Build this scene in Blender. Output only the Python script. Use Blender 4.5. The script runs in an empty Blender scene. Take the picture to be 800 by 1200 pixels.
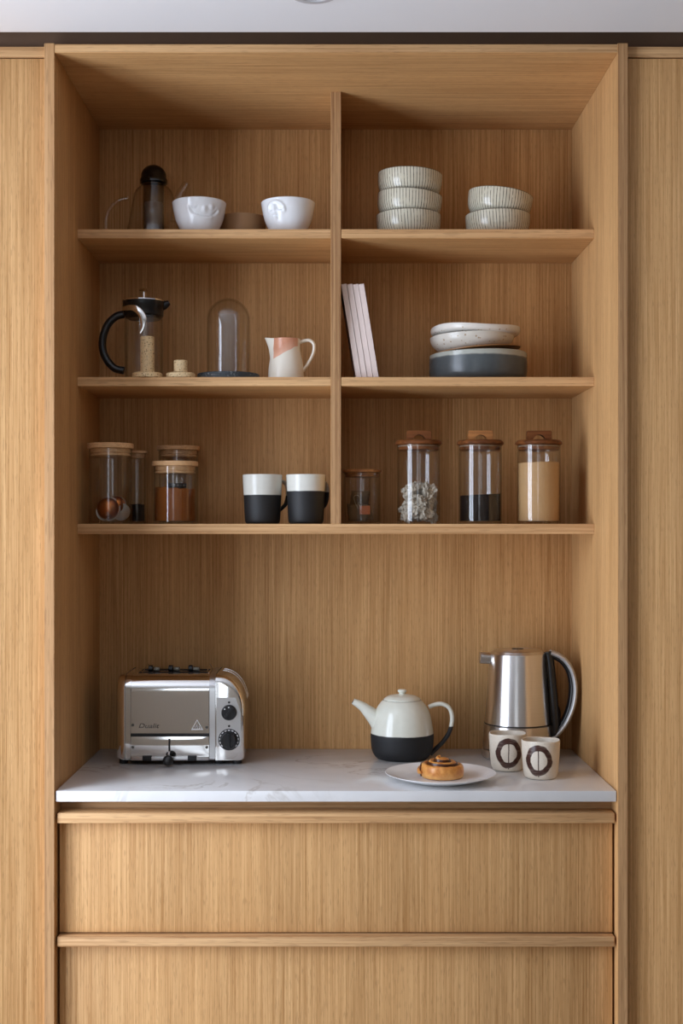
import bpy, bmesh, math, random
from mathutils import Vector, Matrix, noise, Euler
random.seed(7)
sc = bpy.context.scene
PI = math.pi
# ---------------------------------------------------------------- measures
S = 0.001515        # metres per pixel of the 800x1200 frame at the front plane of the joinery (y = 0)
D = 2.3             # camera distance from that plane
H = 1.387           # camera height
VX, VY = 391.0, 619.0
K = lambda d: 1 + d / D
X = lambda px, d: (px - VX) * S * K(d)
Z = lambda py, d: H + (VY - py) * S * K(d)
R = lambda n, d: n * S * K(d)
# ---------------------------------------------------------------- camera
cam = bpy.data.cameras.new('camera'); co = bpy.data.objects.new('camera', cam)
sc.collection.objects.link(co); sc.camera = co
co.location = (0, -D, H); co.rotation_euler = (PI/2, 0, 0)
cam.sensor_width = 36; cam.sensor_fit = 'AUTO'; cam.lens = (D / S) / 1200 * 36
cam.shift_x = 9 / 1200; cam.shift_y = 19 / 1200
cam.clip_start = 0.05
# ---------------------------------------------------------------- world, lights, exposure
w = bpy.data.worlds.new('overcast_daylight'); sc.world = w; w.use_nodes = True
w.node_tree.nodes['Background'].inputs[0].default_value = (0.80, 0.90, 1.0, 1)
w.node_tree.nodes['Background'].inputs[1].default_value = 1.0
def area(name, loc, rot, sx, sy, power, col):
    l = bpy.data.lights.new(name, 'AREA'); l.shape = 'RECTANGLE'; l.size = sx; l.size_y = sy
    l.energy = power; l.color = col
    o = bpy.data.objects.new(name, l); sc.collection.objects.link(o); o.location = loc; o.rotation_euler = rot
    return o
RX0, RX1, RY0, RY1 = -1.30, 3.4, -3.7, 0.62        # room
WZ0, WZ1 = 0.12, 2.2
WY = (-0.42, -0.86, -0.93, -1.37)     # the two panes of the glazed door in the left wall
for a_, b_ in ((WY[0], WY[1]), (WY[2], WY[3])):
    area('window_daylight', (RX0-0.03, (a_+b_)/2, (WZ0+WZ1)/2), (0, -PI/2, 0), WZ1-WZ0, a_-b_, 30, (0.86, 0.96, 1.14))
for a_ in (-0.72, -0.38):
    area('rear_window_daylight', (a_, RY0-0.03, 1.45), (PI/2, 0, 0), 0.26, 1.3, 2.2, (0.90, 0.97, 1.06))
vs = sc.view_settings
vs.view_transform = 'Standard'; vs.look = 'None'; vs.gamma = 1; vs.use_curve_mapping = False
vs.exposure = -0.27
sc.cycles.max_bounces = 12; sc.cycles.transparent_max_bounces = 32; sc.cycles.diffuse_bounces = 6
sc.cycles.caustics_reflective = False; sc.cycles.caustics_refractive = False
# ---------------------------------------------------------------- node helpers
def lin(r, g, b):
    f = lambda v: (v/255/12.92) if v/255 <= 0.04045 else ((v/255+0.055)/1.055)**2.4
    return (f(r), f(g), f(b), 1)
class NT:
    def __init__(s, name):
        s.m = bpy.data.materials.new(name); s.m.use_nodes = True; s.t = s.m.node_tree
        s.t.nodes.clear(); s.out = s.t.nodes.new('ShaderNodeOutputMaterial')
    def n(s, typ, **kw):
        nd = s.t.nodes.new(typ)
        for k, v in kw.items():
            if k.startswith('i_'):
                key = k[2:]; nd.inputs[int(key) if key.isdigit() else key.replace('_', ' ')].default_value = v
            else: setattr(nd, k, v)
        return nd
    def l(s, a, b): s.t.links.new(a, b)
    def obj(s): return s.n('ShaderNodeTexCoord').outputs['Object']
    def map(s, vec, scale, loc=(0,0,0)):
        m = s.n('ShaderNodeMapping'); m.inputs['Scale'].default_value = scale; m.inputs['Location'].default_value = loc
        s.l(vec, m.inputs['Vector']); return m.outputs[0]
    def noise(s, vec, scale, detail=2, rough=0.5, dist=0):
        q = s.n('ShaderNodeTexNoise', i_Scale=scale, i_Detail=detail, i_Roughness=rough, i_Distortion=dist)
        s.l(vec, q.inputs['Vector']); return q.outputs[0]
    def math(s, op, a, b=None, c=None, clamp=False):
        m = s.n('ShaderNodeMath', operation=op, use_clamp=clamp)
        for i, v in enumerate((a, b, c)):
            if v is None: continue
            if isinstance(v, (int, float)): m.inputs[i].default_value = v
            else: s.l(v, m.inputs[i])
        return m.outputs[0]
    def rng(s, v, a, b, c=0, d=1, smooth=False):
        m = s.n('ShaderNodeMapRange', clamp=True)
        if smooth: m.interpolation_type = 'SMOOTHSTEP'
        s.l(v, m.inputs[0])
        for i, q in enumerate((a, b, c, d)): m.inputs[i+1].default_value = q
        return m.outputs[0]
    def mix(s, f, a, b, mode='MIX'):
        m = s.n('ShaderNodeMix', data_type='RGBA', blend_type=mode)
        for i, v in ((0, f), (6, a), (7, b)):
            if isinstance(v, (int, float)): m.inputs[i].default_value = v
            elif isinstance(v, tuple): m.inputs[i].default_value = v
            else: s.l(v, m.inputs[i])
        return m.outputs[2]
    def bsdf(s, col, rough=0.5, metal=0, bump=None, bstr=0.2, bdist=0.001, **kw):
        p = s.n('ShaderNodeBsdfPrincipled')
        for v, k in ((col, 'Base Color'), (rough, 'Roughness'), (metal, 'Metallic')):
            if isinstance(v, (int, float, tuple)): p.inputs[k].default_value = v
            else: s.l(v, p.inputs[k])
        for k, v in kw.items(): p.inputs[k.replace('_', ' ')].default_value = v
        if bump is not None:
            b = s.n('ShaderNodeBump', i_Strength=bstr, i_Distance=bdist); s.l(bump, b.inputs['Height']); s.l(b.outputs[0], p.inputs['Normal'])
        s.l(p.outputs[0], s.out.inputs[0]); return p
def plain(name, col, rough=0.5, metal=0, **kw):
    t = NT(name)
    v = t.noise(t.obj(), 35, 3)
    c = t.mix(t.rng(v, .3, .7), tuple(x*0.93 for x in col[:3])+(1,), col)
    t.bsdf(c, rough, metal, **kw); return t.m
def wood(name, light, dark, axis, rough=0.55, rand=True, freq=1.0, spec=0.2):
    t = NT(name); v = t.obj()
    if rand:
        oi = t.n('ShaderNodeObjectInfo'); a = t.n('ShaderNodeVectorMath', operation='ADD')
        m = t.math('MULTIPLY', oi.outputs['Random'], 37.0)
        cx = t.n('ShaderNodeCombineXYZ')
        for i in range(3): t.l(m, cx.inputs[i])
        t.l(v, a.inputs[0]); t.l(cx.outputs[0], a.inputs[1]); v = a.outputs[0]
    def sc_(ac, al): return tuple((al if i == axis else ac)*freq for i in range(3))
    A = t.noise(t.map(v, sc_(430, 5)), 1, 3, .6)
    B = t.noise(t.map(v, sc_(270, 2)), 1, 3, .6, .15)
    C = t.noise(t.map(v, sc_(13, .22), (5, 5, 5)), 1, 2)
    P = t.noise(t.map(v, sc_(600, 50), (9, 9, 9)), 1, 1)
    f = t.math('ADD', t.math('MULTIPLY', A, .50), t.math('ADD', t.math('MULTIPLY', B, .34), t.math('MULTIPLY', C, .16)))
    f = t.rng(f, .38, .61)
    col = t.mix(f, dark, light)
    col = t.mix(t.rng(C, .35, .65, 0, .3), col, tuple(a*b for a, b in zip(light[:3], (.98, .88, .76)))+(1,))
    col = t.mix(t.rng(P, .58, .70, 0, .30), col, tuple(x*.55 for x in dark[:3])+(1,))
    t.bsdf(col, rough, 0, bump=A, bstr=.12, bdist=.0006, Specular_IOR_Level=spec)
    return t.m
OL, OD = lin(214, 171, 119), lin(168, 123, 74)
OAKZ = wood('oak_veneer_vertical', OL, OD, 2)
OAKX = wood('oak_horizontal', OL, OD, 0)
OAKY = wood('oak_depth_grain', OL, OD, 1)
EDGE = wood('oak_solid_edge', lin(216, 176, 128), lin(168, 124, 82), 0, freq=.6)
EDGEZ = wood('oak_solid_edge_vertical', lin(194, 154, 110), lin(146, 106, 70), 2, freq=.55)
LIDW = wood('beech_lid', lin(226, 186, 140), lin(196, 152, 108), 0, freq=.8)
ACAC = wood('acacia_lid', lin(130, 78, 42), lin(72, 40, 20), 0, freq=.5, rough=.35)
ACACL = wood('acacia_handle', lin(186, 128, 76), lin(124, 76, 42), 0, freq=.5, rough=.35)
WALL = plain('white_paint', lin(226, 226, 226), .8)
WALLD = plain('grey_paint', lin(80, 80, 82), .8)
REARW = plain('warm_white_paint', lin(214, 206, 194), .8)
CEIL = NT('ceiling_paint'); CEIL.bsdf(lin(234, 236, 239), .85); CEIL = CEIL.m
FLOORM = wood('floor_boards', lin(190, 174, 154), lin(160, 144, 124), 1, freq=.4, rough=.5)
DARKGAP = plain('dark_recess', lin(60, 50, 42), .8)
def quartz():
    t = NT('white_quartz'); v = t.obj()
    n = t.noise(v, 3.2, 5, .6, 1.2)
    vein = t.math('ABSOLUTE', t.math('SUBTRACT', n, .5))
    vein = t.rng(vein, 0, .02, 1, 0)
    gate = t.rng(t.noise(v, 5, 2), .45, .62)
    f = t.math('MULTIPLY', vein, gate)
    soft = t.noise(v, 6, 3)
    c = t.mix(t.rng(soft, .35, .7), lin(224, 223, 222), lin(210, 209, 208))
    c = t.mix(t.math('MULTIPLY', f, .45), c, lin(150, 138, 122))
    t.bsdf(c, .16, 0); return t.m
QUARTZ = quartz()
CHROME = NT('chrome'); CHROME.bsdf((.80, .79, .78, 1), .07, 1); CHROME = CHROME.m
SATIN = NT('satin_aluminium'); SATIN.bsdf((.66, .66, .67, 1), .28, 1); SATIN = SATIN.m
def brushed():
    t = NT('brushed_steel'); v = t.map(t.obj(), (3, 3, 900))
    n = t.noise(v, 1, 2)
    p = t.bsdf(t.mix(n, (.60, .58, .56, 1), (.72, .70, .68, 1)), .3, 1, bump=n, bstr=.05, bdist=.0002, Anisotropic=.8, Anisotropic_Rotation=.25)
    tg = t.n('ShaderNodeTangent', direction_type='RADIAL', axis='Z'); t.l(tg.outputs[0], p.inputs['Tangent'])
    return t.m
BRUSHED = brushed()
BLACK = plain('black_plastic', lin(24, 24, 26), .32)
BLACKM = plain('matte_black', lin(20, 20, 22), .6)
SILVERP = plain('silver_plastic', lin(182, 180, 178), .4, .4)
PORC = plain('white_porcelain', lin(232, 234, 236), .14)
PLATEW = plain('white_glazed_plate', lin(236, 236, 236), .22)
WHITEPRINT = plain('white_print', lin(215, 215, 215), .6)
def glass(name, tint=(.97, .975, .975), edge=(.68, .68, .66), k=1.0, ior=1.5):
    t = NT(name)
    lw = t.n('ShaderNodeLayerWeight', i_Blend=.5)
    e = t.math('POWER', lw.outputs['Facing'], 5.0)
    c = t.mix(e, tint+(1,), edge+(1,))
    tr = t.n('ShaderNodeBsdfTransparent'); t.l(c, tr.inputs[0])
    gl = t.n('ShaderNodeBsdfGlossy', i_Roughness=.02)
    f0 = ((ior-1)/(ior+1))**2
    fr = t.math('ADD', t.math('MULTIPLY', e, (1-f0)*.7), f0)
    mx = t.n('ShaderNodeMixShader'); t.l(t.math('MULTIPLY', fr, k, clamp=True), mx.inputs[0])
    t.l(tr.outputs[0], mx.inputs[1]); t.l(gl.outputs[0], mx.inputs[2]); t.l(mx.outputs[0], t.out.inputs[0])
    return t.m
GLASS = glass('clear_glass')
GLASSF = glass('fine_clear_glass', (.985, .985, .98), (.70, .68, .64), 1.3)
SMOKE = glass('smoked_glass', (.70, .70, .71), (.3, .3, .31))
FROST = NT('frosted_glass')
_tr = FROST.n('ShaderNodeBsdfTransparent'); _tr.inputs[0].default_value = (.95, .95, .95, 1)
_df = FROST.n('ShaderNodeBsdfPrincipled', i_Base_Color=(.60, .56, .52, 1), i_Roughness=.3)
_mx = FROST.n('ShaderNodeMixShader'); _mx.inputs[0].default_value = .08
FROST.l(_tr.outputs[0], _mx.inputs[1]); FROST.l(_df.outputs[0], _mx.inputs[2]); FROST.l(_mx.outputs[0], FROST.out.inputs[0]); FROST = FROST.m
def two_tone(name, zc, top, bot, rt=.18, rb=.6, wob=.0012, soft=.0006):
    t = NT(name); v = t.obj(); sx = t.n('ShaderNodeSeparateXYZ'); t.l(v, sx.inputs[0])
    z = t.math('ADD', sx.outputs[2], t.math('MULTIPLY', t.math('SUBTRACT', t.noise(v, 40, 2), .5), wob*2))
    f = t.rng(z, zc-soft, zc+soft)
    nz = t.noise(v, 90, 3)
    tc = t.mix(nz, tuple(x*.92 for x in top[:3])+(1,), top); bc = t.mix(nz, tuple(x*.7 for x in bot[:3])+(1,), bot)
    r = t.rng(f, 0, 1, rb, rt)
    t.bsdf(t.mix(f, bc, tc), r, 0, bump=nz, bstr=.1, bdist=.0005); return t.m
def speckled(name, base, specks, scale, thr=.24, rough=.6, grain=0.0):
    t = NT(name); v = t.obj()
    c = t.mix(t.noise(v, 60, 3), tuple(x*.86 for x in base[:3])+(1,), base)
    for i, (col, s_, th) in enumerate(specks):
        vo = t.n('ShaderNodeTexVoronoi', i_Scale=scale*s_); t.l(t.map(v, (1, 1, 1), (i*3.1, i, i*2)), vo.inputs['Vector'])
        jit = t.math('MULTIPLY', t.noise(v, scale*s_*.8, 1), .25)
        f = t.rng(t.math('SUBTRACT', vo.outputs['Distance'], jit), th-.05, th, 1, 0)
        c = t.mix(f, c, col)
    t.bsdf(c, rough, 0); return t.m
CORK = speckled('speckled_cork', lin(236, 208, 160), [(lin(120, 82, 44), 1, .16), (lin(236, 220, 186), 1.4, .1), (lin(90, 60, 34), 1.9, .10)], 230)
STONE = speckled('speckled_dark_stone', lin(58, 66, 72), [(lin(150, 156, 156), 1, .12), (lin(20, 22, 26), 1.3, .16)], 260)
TRAYM = plain('brown_wooden_dish', lin(158, 120, 82), .6)
# ---------------------------------------------------------------- mesh helpers
def link(name, bm, mats, parent=None, loc=None, smooth=False, autos=None):
    me = bpy.data.meshes.new(name); bmesh.ops.recalc_face_normals(bm, faces=bm.faces[:]); bm.to_mesh(me); bm.free()
    for m in (mats if isinstance(mats, (list, tuple)) else [mats]): me.materials.append(m)
    if smooth:
        me.polygons.foreach_set('use_smooth', [True]*len(me.polygons))
        if autos is not None: me.set_sharp_from_angle(angle=math.radians(autos))
    o = bpy.data.objects.new(name, me); sc.collection.objects.link(o)
    if parent is not None: o.parent = parent
    if loc is not None: o.location = loc
    return o
def bx(bm, x0, x1, y0, y1, z0, z1, mi=0):
    vs_ = [bm.verts.new(p) for p in ((x0,y0,z0),(x1,y0,z0),(x1,y1,z0),(x0,y1,z0),(x0,y0,z1),(x1,y0,z1),(x1,y1,z1),(x0,y1,z1))]
    for f in ((0,3,2,1),(4,5,6,7),(0,1,5,4),(1,2,6,5),(2,3,7,6),(3,0,4,7)):
        bm.faces.new([vs_[i] for i in f]).material_index = mi
def box(name, x0, x1, y0, y1, z0, z1, m, parent=None, bev=0.0, loc=None, segs=2):
    bm = bmesh.new(); bx(bm, x0, x1, y0, y1, z0, z1)
    if bev: bmesh.ops.bevel(bm, geom=bm.edges[:], offset=bev, segments=segs, profile=.5, affect='EDGES')
    return link(name, bm, m, parent, loc, smooth=bool(bev), autos=50)
def lathe_bm(prof, segs=64, fn=None, bm=None, close=False):
    bm = bm or bmesh.new(); rings = []
    for j, (r, z) in enumerate(prof):
        if r < 1e-6: rings.append([bm.verts.new((0, 0, z))]); continue
        ring = []
        for i in range(segs):
            a = 2*PI*i/segs
            p = (r*math.cos(a), r*math.sin(a), z)
            if fn: p = fn(j, a, r, z)
            ring.append(bm.verts.new(p))
        rings.append(ring)
    pairs = list(zip(rings, rings[1:]))
    if close: pairs.append((rings[-1], rings[0]))
    for a, b in pairs:
        for i in range(segs):
            k = (i+1) % segs
            if len(a) == 1 and len(b) == 1: break
            if len(a) == 1: bm.faces.new((a[0], b[i], b[k]))
            elif len(b) == 1: bm.faces.new((a[i], b[0], a[k]))
            else: bm.faces.new((a[i], b[i], b[k], a[k]))
    return bm
def smoothprof(pts, n=6):
    out = []
    for i in range(len(pts)-1):
        p0 = pts[max(0, i-1)]; p1 = pts[i]; p2 = pts[i+1]; p3 = pts[min(len(pts)-1, i+2)]
        for q in range(n):
            t = q/n
            out.append(tuple(.5*((2*b)+(c-a)*t+(2*a-5*b+4*c-d)*t*t+(3*b-a-3*c+d)*t**3) for a, b, c, d in zip(p0, p1, p2, p3)))
    out.append(tuple(pts[-1])); return out
def lathe(name, prof, m, parent=None, loc=None, segs=64, fn=None, autos=40, close=False):
    return link(name, lathe_bm(prof, segs, fn, close=close), m, parent, loc, True, autos)
def tube_bm(pts, rad, segs=16, up=None, flat=1.0, bm=None, cap=True, closed=False):
    """sweep along pts; rad scalar or list (in-plane radius); flat = ratio of the radius along `up`"""
    bm = bm or bmesh.new(); pts = [Vector(p) for p in pts]; n = len(pts); rings = []; nrm = None
    for i, p in enumerate(pts):
        if closed: t = (pts[(i+1) % n]-pts[i-1]).normalized()
        else: t = (pts[min(n-1, i+1)]-pts[max(0, i-1)]).normalized()
        if up is not None:
            s = t.cross(Vector(up)).normalized(); u = s.cross(t).normalized()
        else:
            if nrm is None:
                nrm = Vector((0, 0, 1)) if abs(t.z) < .9 else Vector((1, 0, 0))
            nrm = (nrm - t*nrm.dot(t)).normalized(); s = nrm; u = t.cross(s)
        r = rad[i] if isinstance(rad, (list, tuple)) else rad
        fl = flat[i] if isinstance(flat, (list, tuple)) else flat
        rings.append([bm.verts.new(p+s*(r*math.cos(2*PI*k/segs))+u*(r*fl*math.sin(2*PI*k/segs))) for k in range(segs)])
    prs = list(zip(rings, rings[1:]))
    if closed: prs.append((rings[-1], rings[0]))
    for a, b in prs:
        for k in range(segs):
            q = (k+1) % segs; bm.faces.new((a[k], a[q], b[q], b[k]))
    if cap and not closed:
        bm.faces.new(rings[0][::-1]); bm.faces.new(rings[-1])
    return bm
def tube(name, pts, rad, m, parent=None, segs=16, up=None, flat=1.0, loc=None, closed=False, autos=60):
    return link(name, tube_bm(pts, rad, segs, up, flat, closed=closed), m, parent, loc, True, autos)
def cyl_bm(bm, c, axis, r, h, segs=32, bev=0, r2=None):
    """solid cylinder from c along axis"""
    ax = Vector(axis).normalized(); q = ax.to_track_quat('Z', 'Y').to_matrix().to_4x4(); q.translation = Vector(c)
    r2 = r if r2 is None else r2
    prof = [(0, 0), (r-bev, 0), (r, bev), (r2, h-bev), (r2-bev, h), (0, h)] if bev else [(0, 0), (r, 0), (r2, h), (0, h)]
    b = lathe_bm(prof, segs); b.transform(q)
    me = bpy.data.meshes.new('tmp'); b.to_mesh(me); b.free(); bm.from_mesh(me); bpy.data.meshes.remove(me)
    return bm
def cyl(name, c, axis, r, h, m, parent=None, segs=32, bev=0, r2=None):
    return link(name, cyl_bm(bmesh.new(), c, axis, r, h, segs, bev, r2), m, parent, None, True, 40)
def prism_bm(out, y0, y1, bm=None, axis='y'):
    bm = bm or bmesh.new()
    P = (lambda a, b, c: (a, c, b)) if axis == 'y' else (lambda a, b, c: (c, a, b))   # axis y: outline in XZ; x: outline in YZ
    A = [bm.verts.new(P(a, b, y0)) for a, b in out]; B = [bm.verts.new(P(a, b, y1)) for a, b in out]
    n = len(out)
    for i in range(n): bm.faces.new((A[i], A[(i+1) % n], B[(i+1) % n], B[i]))
    bm.faces.new(A[::-1]); bm.faces.new(B); return bm
def loft(bm, rings, cap=True):
    vr = [[bm.verts.new(p) for p in r] for r in rings]
    n = len(vr[0])
    for a, b in zip(vr, vr[1:]):
        for i in range(n): bm.faces.new((a[i], a[(i+1) % n], b[(i+1) % n], b[i]))
    if cap: bm.faces.new(vr[0][::-1]); bm.faces.new(vr[-1])
    return bm
def tag(o, label=None, cat=None, group=None, kind=None):
    if label: o['label'] = label
    if cat: o['category'] = cat
    if group: o['group'] = group
    if kind: o['kind'] = kind
    return o
def thing(name, label, cat, loc=(0,0,0), rot=(0,0,0), group=None):
    o = bpy.data.objects.new(name, None); o.empty_display_size = .02; sc.collection.objects.link(o)
    o.location = loc; o.rotation_euler = rot; return tag(o, label, cat, group)
def dup(root, loc, rot=(0,0,0), label=None, mode='XYZ'):
    r = root.copy(); r.rotation_mode = mode; sc.collection.objects.link(r); r.location = loc; r.rotation_euler = rot
    if label: r['label'] = label
    for ch in list(root.children):
        c = ch.copy(); sc.collection.objects.link(c); c.parent = r
        for g in list(ch.children):
            e = g.copy(); sc.collection.objects.link(e); e.parent = c
    return r
# ---------------------------------------------------------------- room shell
def struct(o): o['kind'] = 'structure'; return o
T = .12
ZC = Z(43.5, 0) ; ZTOP = Z(51.2, 0)
struct(box('floor', RX0, RX1, RY0, RY1, -.1, 0, FLOORM))
bm = bmesh.new()        # ceiling with a rounded lip in front of the shadow gap over the joinery
prof = [(RY0, ZC), (-.030, ZC), (-.020, ZC+.0012), (-.013, ZC+.0045), (-.011, ZC+.011), (-.011, ZC+.07), (RY1, ZC+.07), (RY1, ZC+.15), (RY0, ZC+.15)]
prism_bm(prof, RX0, RX1, bm, 'x')
struct(link('ceiling', bm, CEIL, smooth=True, autos=50))
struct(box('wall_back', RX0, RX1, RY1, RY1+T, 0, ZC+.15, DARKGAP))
struct(box('wall_right', RX1, RX1+T, RY0, RY1, 0, ZC+.15, WALLD))
def wall_with_hole(name, fixed0, fixed1, a0, a1, h0, h1, z0, z1, axis, mat_=None):
    bm = bmesh.new()
    for (p, q, r_, s_) in ((a0, h0, 0, ZC+.15), (h1, a1, 0, ZC+.15), (h0, h1, 0, z0), (h0, h1, z1, ZC+.15)):
        if axis == 'x': bx(bm, fixed0, fixed1, p, q, r_, s_)
        else: bx(bm, p, q, fixed0, fixed1, r_, s_)
    return struct(link(name, bm, mat_ or WALL))
wall_with_hole('wall_left', RX0-T, RX0, RY0, RY1, WY[3]-.05, WY[0]+.05, WZ0, WZ1, 'x')
wall_with_hole('wall_rear', RY0-T, RY0, RX0, RX1, -.89, -.21, .78, 2.12, 'y', REARW)
bm = bmesh.new()
for (a, b, c, d_) in ((-.89, -.85, .78, 2.12), (-.25, -.21, .78, 2.12), (-.59, -.51, .78, 2.12), (-.85, -.25, .78, .80), (-.85, -.25, 2.10, 2.12)):
    bx(bm, a, b, RY0-.025, RY0-.001, c, d_)
struct(link('window_2', bm, WALL))
bm = bmesh.new()
for (a, b, c, d_) in ((WY[3]-.05, WY[3], WZ0, WZ1), (WY[0], WY[0]+.05, WZ0, WZ1), (WY[2], WY[1], WZ0, WZ1), (WY[3]-.05, WY[0]+.05, WZ0, WZ0+.05), (WY[3]-.05, WY[0]+.05, WZ1-.05, WZ1)):
    bx(bm, RX0-.025, RX0-.001, a, b, c, d_)
struct(link('window_1', bm, WALL))
struct(box('trim_1', RX0, RX1, .030, .05, ZTOP+.0005, ZC+.07, plain('filler_board', lin(104, 78, 58), .7)))
dl = thing('ceiling_downlight', 'round recessed downlight in the white ceiling', 'light', (X(367.5, -.19), -.193, ZC))
lathe('trim_ring', [(.030, -.0005), (.040, -.0005), (.041, -.0025), (.038, -.004), (.031, -.003)], plain('downlight_trim', lin(190, 190, 192), .5), dl, close=True, segs=48)
lathe('lens', [(0, -.0012), (.0305, -.0012), (.0305, -.0004), (0, -.0004)], plain('downlight_lens', lin(180, 180, 182), .4), dl, segs=48)
# ---------------------------------------------------------------- joinery
XL, XR = X(63.6, 0), X(723.6, 0)
PT = .018
ND = .445          # niche depth
ZF = Z(1300, 0)
FL = .10
unit = thing('open_shelving_unit', 'built-in oak open shelving niche with five shelf boards and a middle divider', 'shelving', ((XL+XR)/2, 0, 0))
ux = (XL+XR)/2
def ubox(name, x0, x1, y0, y1, z0, z1, m, root=unit, bev=.0006, cx=ux):
    return box(name, x0-cx, x1-cx, y0, y1, z0, z1, m, root, bev)
def panel2(name, x0, x1, y0, y1, z0, z1, m, medge, root, cx):
    bm = bmesh.new(); bx(bm, x0-cx, x1-cx, y0, y1, z0, z1)
    bm.faces.ensure_lookup_table()
    bm.faces[2].material_index = 1      # front edge
    bmesh.ops.bevel(bm, geom=bm.edges[:], offset=.0006, segments=2, affect='EDGES')
    return link(name, bm, [m, medge], root, None, True, 50)
panel2('side_panel', XL-PT, XL, 0, ND, .004, ZTOP+.001, OAKZ, EDGEZ, unit, ux)
panel2('side_panel', XR, XR+PT, 0, ND, .004, ZTOP+.001, OAKZ, EDGEZ, unit, ux)
ZU = Z(61.5, 0)    # underside of the top panel
panel2('top_panel', XL, XR, .001, ND, ZU, ZTOP-.0005, OAKX, EDGE, unit, ux)
ZCT = H - 307.7*S*K(.005)          # counter top surface
ubox('back_panel', XL-.002, XR+.002, ND, ND+.012, ZCT-.05, ZTOP, OAKZ)
SH = .207
ZS1, ZS2, ZS3 = (Z(q, SH) for q in (268.6, 441.8, 613.9))
DX0, DX1 = X(387.3, SH), X(399.4, SH)
panel2('divider', DX0, DX1, SH-.001, ND, ZS3, ZU, OAKZ, EDGEZ, unit, ux)
for zs in (ZS1, ZS2):
    panel2('shelf', XL, DX0, SH, ND, zs-.0175, zs, OAKX, EDGE, unit, ux)
    panel2('shelf', DX1, XR, SH, ND, zs-.0175, zs, OAKX, EDGE, unit, ux)
panel2('shelf', XL, XR, SH, ND, ZS3-.0195, ZS3, OAKX, EDGE, unit, ux)
# worktop
ct = box('worktop', XL+.0015, XR-.0015, .004, ND-.0005, ZCT-.0195, ZCT, QUARTZ, bev=.0012)
tag(ct, 'white quartz worktop with faint veins along the bottom of the oak niche', 'worktop')
# drawer block
dr = thing('drawer_cabinet', 'oak base cabinet with two wide drawers under the white worktop', 'drawers', (ux, .3, 0))
def dbox(name, x0, x1, y0, y1, z0, z1, m, root=dr, bev=.0006):
    return box(name, x0-ux, x1-ux, y0-.3, y1-.3, z0, z1, m, root, bev)
DG = .0032
dx0, dx1 = XL+DG+.0008, XR-DG-.0008
dbox('top_rail', XL+.0005, XR-.0005, .052, .07, ZCT-.0195-.06, ZCT-.0205, EDGE)
dbox('carcass', XL+.001, XR-.001, .072, .44, .08, ZCT-.022, DARKGAP, bev=0)
dbox('plinth', XL+.001, XR-.001, .06, .072, .004, .08, OAKX)
DF = .025
def drawer(zl_top, zbot):
    bm = bmesh.new()
    f = dbox('drawer_front', dx0, dx1, DF, DF+.019, zbot, zl_top-.018, OAKZ)
    h = dbox('handle_lip', dx0, dx1, .006, DF+.019, zl_top-.018, zl_top, EDGE, root=f, bev=.0012)
    return f
z1t = Z(953, .006); z1b = Z(1092.6, DF); z2t = Z(1097.8, .006)
drawer(z1t, z1b); drawer(z2t, .09)
# tall cupboards left and right
def cupboard(x0, x1, label, hinge):
    cx = (x0+x1)/2
    c = thing('tall_cupboard', label, 'cupboard', (cx, .3, 0))
    def cb(name, a, b, y0, y1, z0, z1, m, bev=.0006): return box(name, a-cx, b-cx, y0-.3, y1-.3, z0, z1, m, c, bev)
    zr = Z(67.2, .015); zd = Z(68.8, .015)
    cb('top_rail', x0, x1, .013, .033, zr, ZTOP-.0005, EDGE)
    cb('door', x0+.0005, x1-.0005, .015, .034, .085, zd, OAKZ)
    cb('carcass', x0+.001, x1-.001, .036, .60, .08, ZTOP-.004, DARKGAP, 0)
    cb('plinth', x0+.001, x1-.001, .07, .085, .004, .08, OAKX)
cupboard(RX0+.003, XL-PT-.0005, 'tall oak cupboard with plain door left of the open niche', 1)
cupboard(XR+PT+.0005, XR+PT+.0005+.60, 'tall oak cupboard with plain door right of the open niche', 0)
E = .0004           # rest gap
# ---------------------------------------------------------------- small builders
def bowl_prof(out, th):
    """closed bowl profile from outer points (r,z) bottom->rim, constant wall"""
    o = smoothprof(out, 5); rim_r, rim_z = o[-1]
    inner = [(max(0, r-th), z+ (th if r < rim_r*.75 else th*.6*(1-(z/rim_z)))) for r, z in o[::-1]]
    inner = [(r, min(z, rim_z-.0004)) for r, z in inner]
    return [(0, o[0][1])] + o + [(rim_r-th*.5, rim_z+th*.35)] + inner[0:-1] + [(0, o[0][1]+th)]
# ---------------------------------------------------------------- shelf 1, left
d = .36
gt = thing('glass_teapot', 'clear glass teapot with smoked infuser tube and black ball stopper, upper left shelf', 'teapot', (X(180, d), d, ZS1+E))
zz = lambda py: Z(py, d)-ZS1-E
prof = smoothprof([(.050, .001), (.055, .010), (.055, .03), (.050, .052), (.040, zz(228)), (.027, zz(218)), (.0245, zz(212))], 5)
lathe('glass_body', [(0, 0), (.048, 0)]+prof+[(r-.0016, z) for r, z in prof[::-1]]+[(0, .003)], GLASSF, gt)
tube('handle', smoothprof([(-.052, 0, zz(232)), (-.075, 0, zz(236)), (-.093, 0, zz(248)), (-.098, 0, zz(264)), (-.088, 0, .012), (-.066, 0, .012)], 6), .0042, GLASSF, gt)
sp = smoothprof([(.046, 0, .050), (.052, 0, zz(232)), (.068, 0, zz(215))], 6)
tube('spout', sp, [.012-.005*i/(len(sp)-1) for i in range(len(sp))], GLASSF, gt, flat=1)
lathe('infuser_tube', [(0, .004), (.0205, .004), (.0215, .006), (.0215, zz(214)), (.0200, zz(214)), (.0200, .007), (0, .006)], SMOKE, gt)
lathe('infuser_reflection', [(0, .008), (.018, .008), (.0185, zz(238)), (0, zz(238))], plain('pale_reflection_grey', lin(190, 192, 196), .5, .1), gt)  # pale core paints in the grey reflection on the tube's lower half
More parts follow.
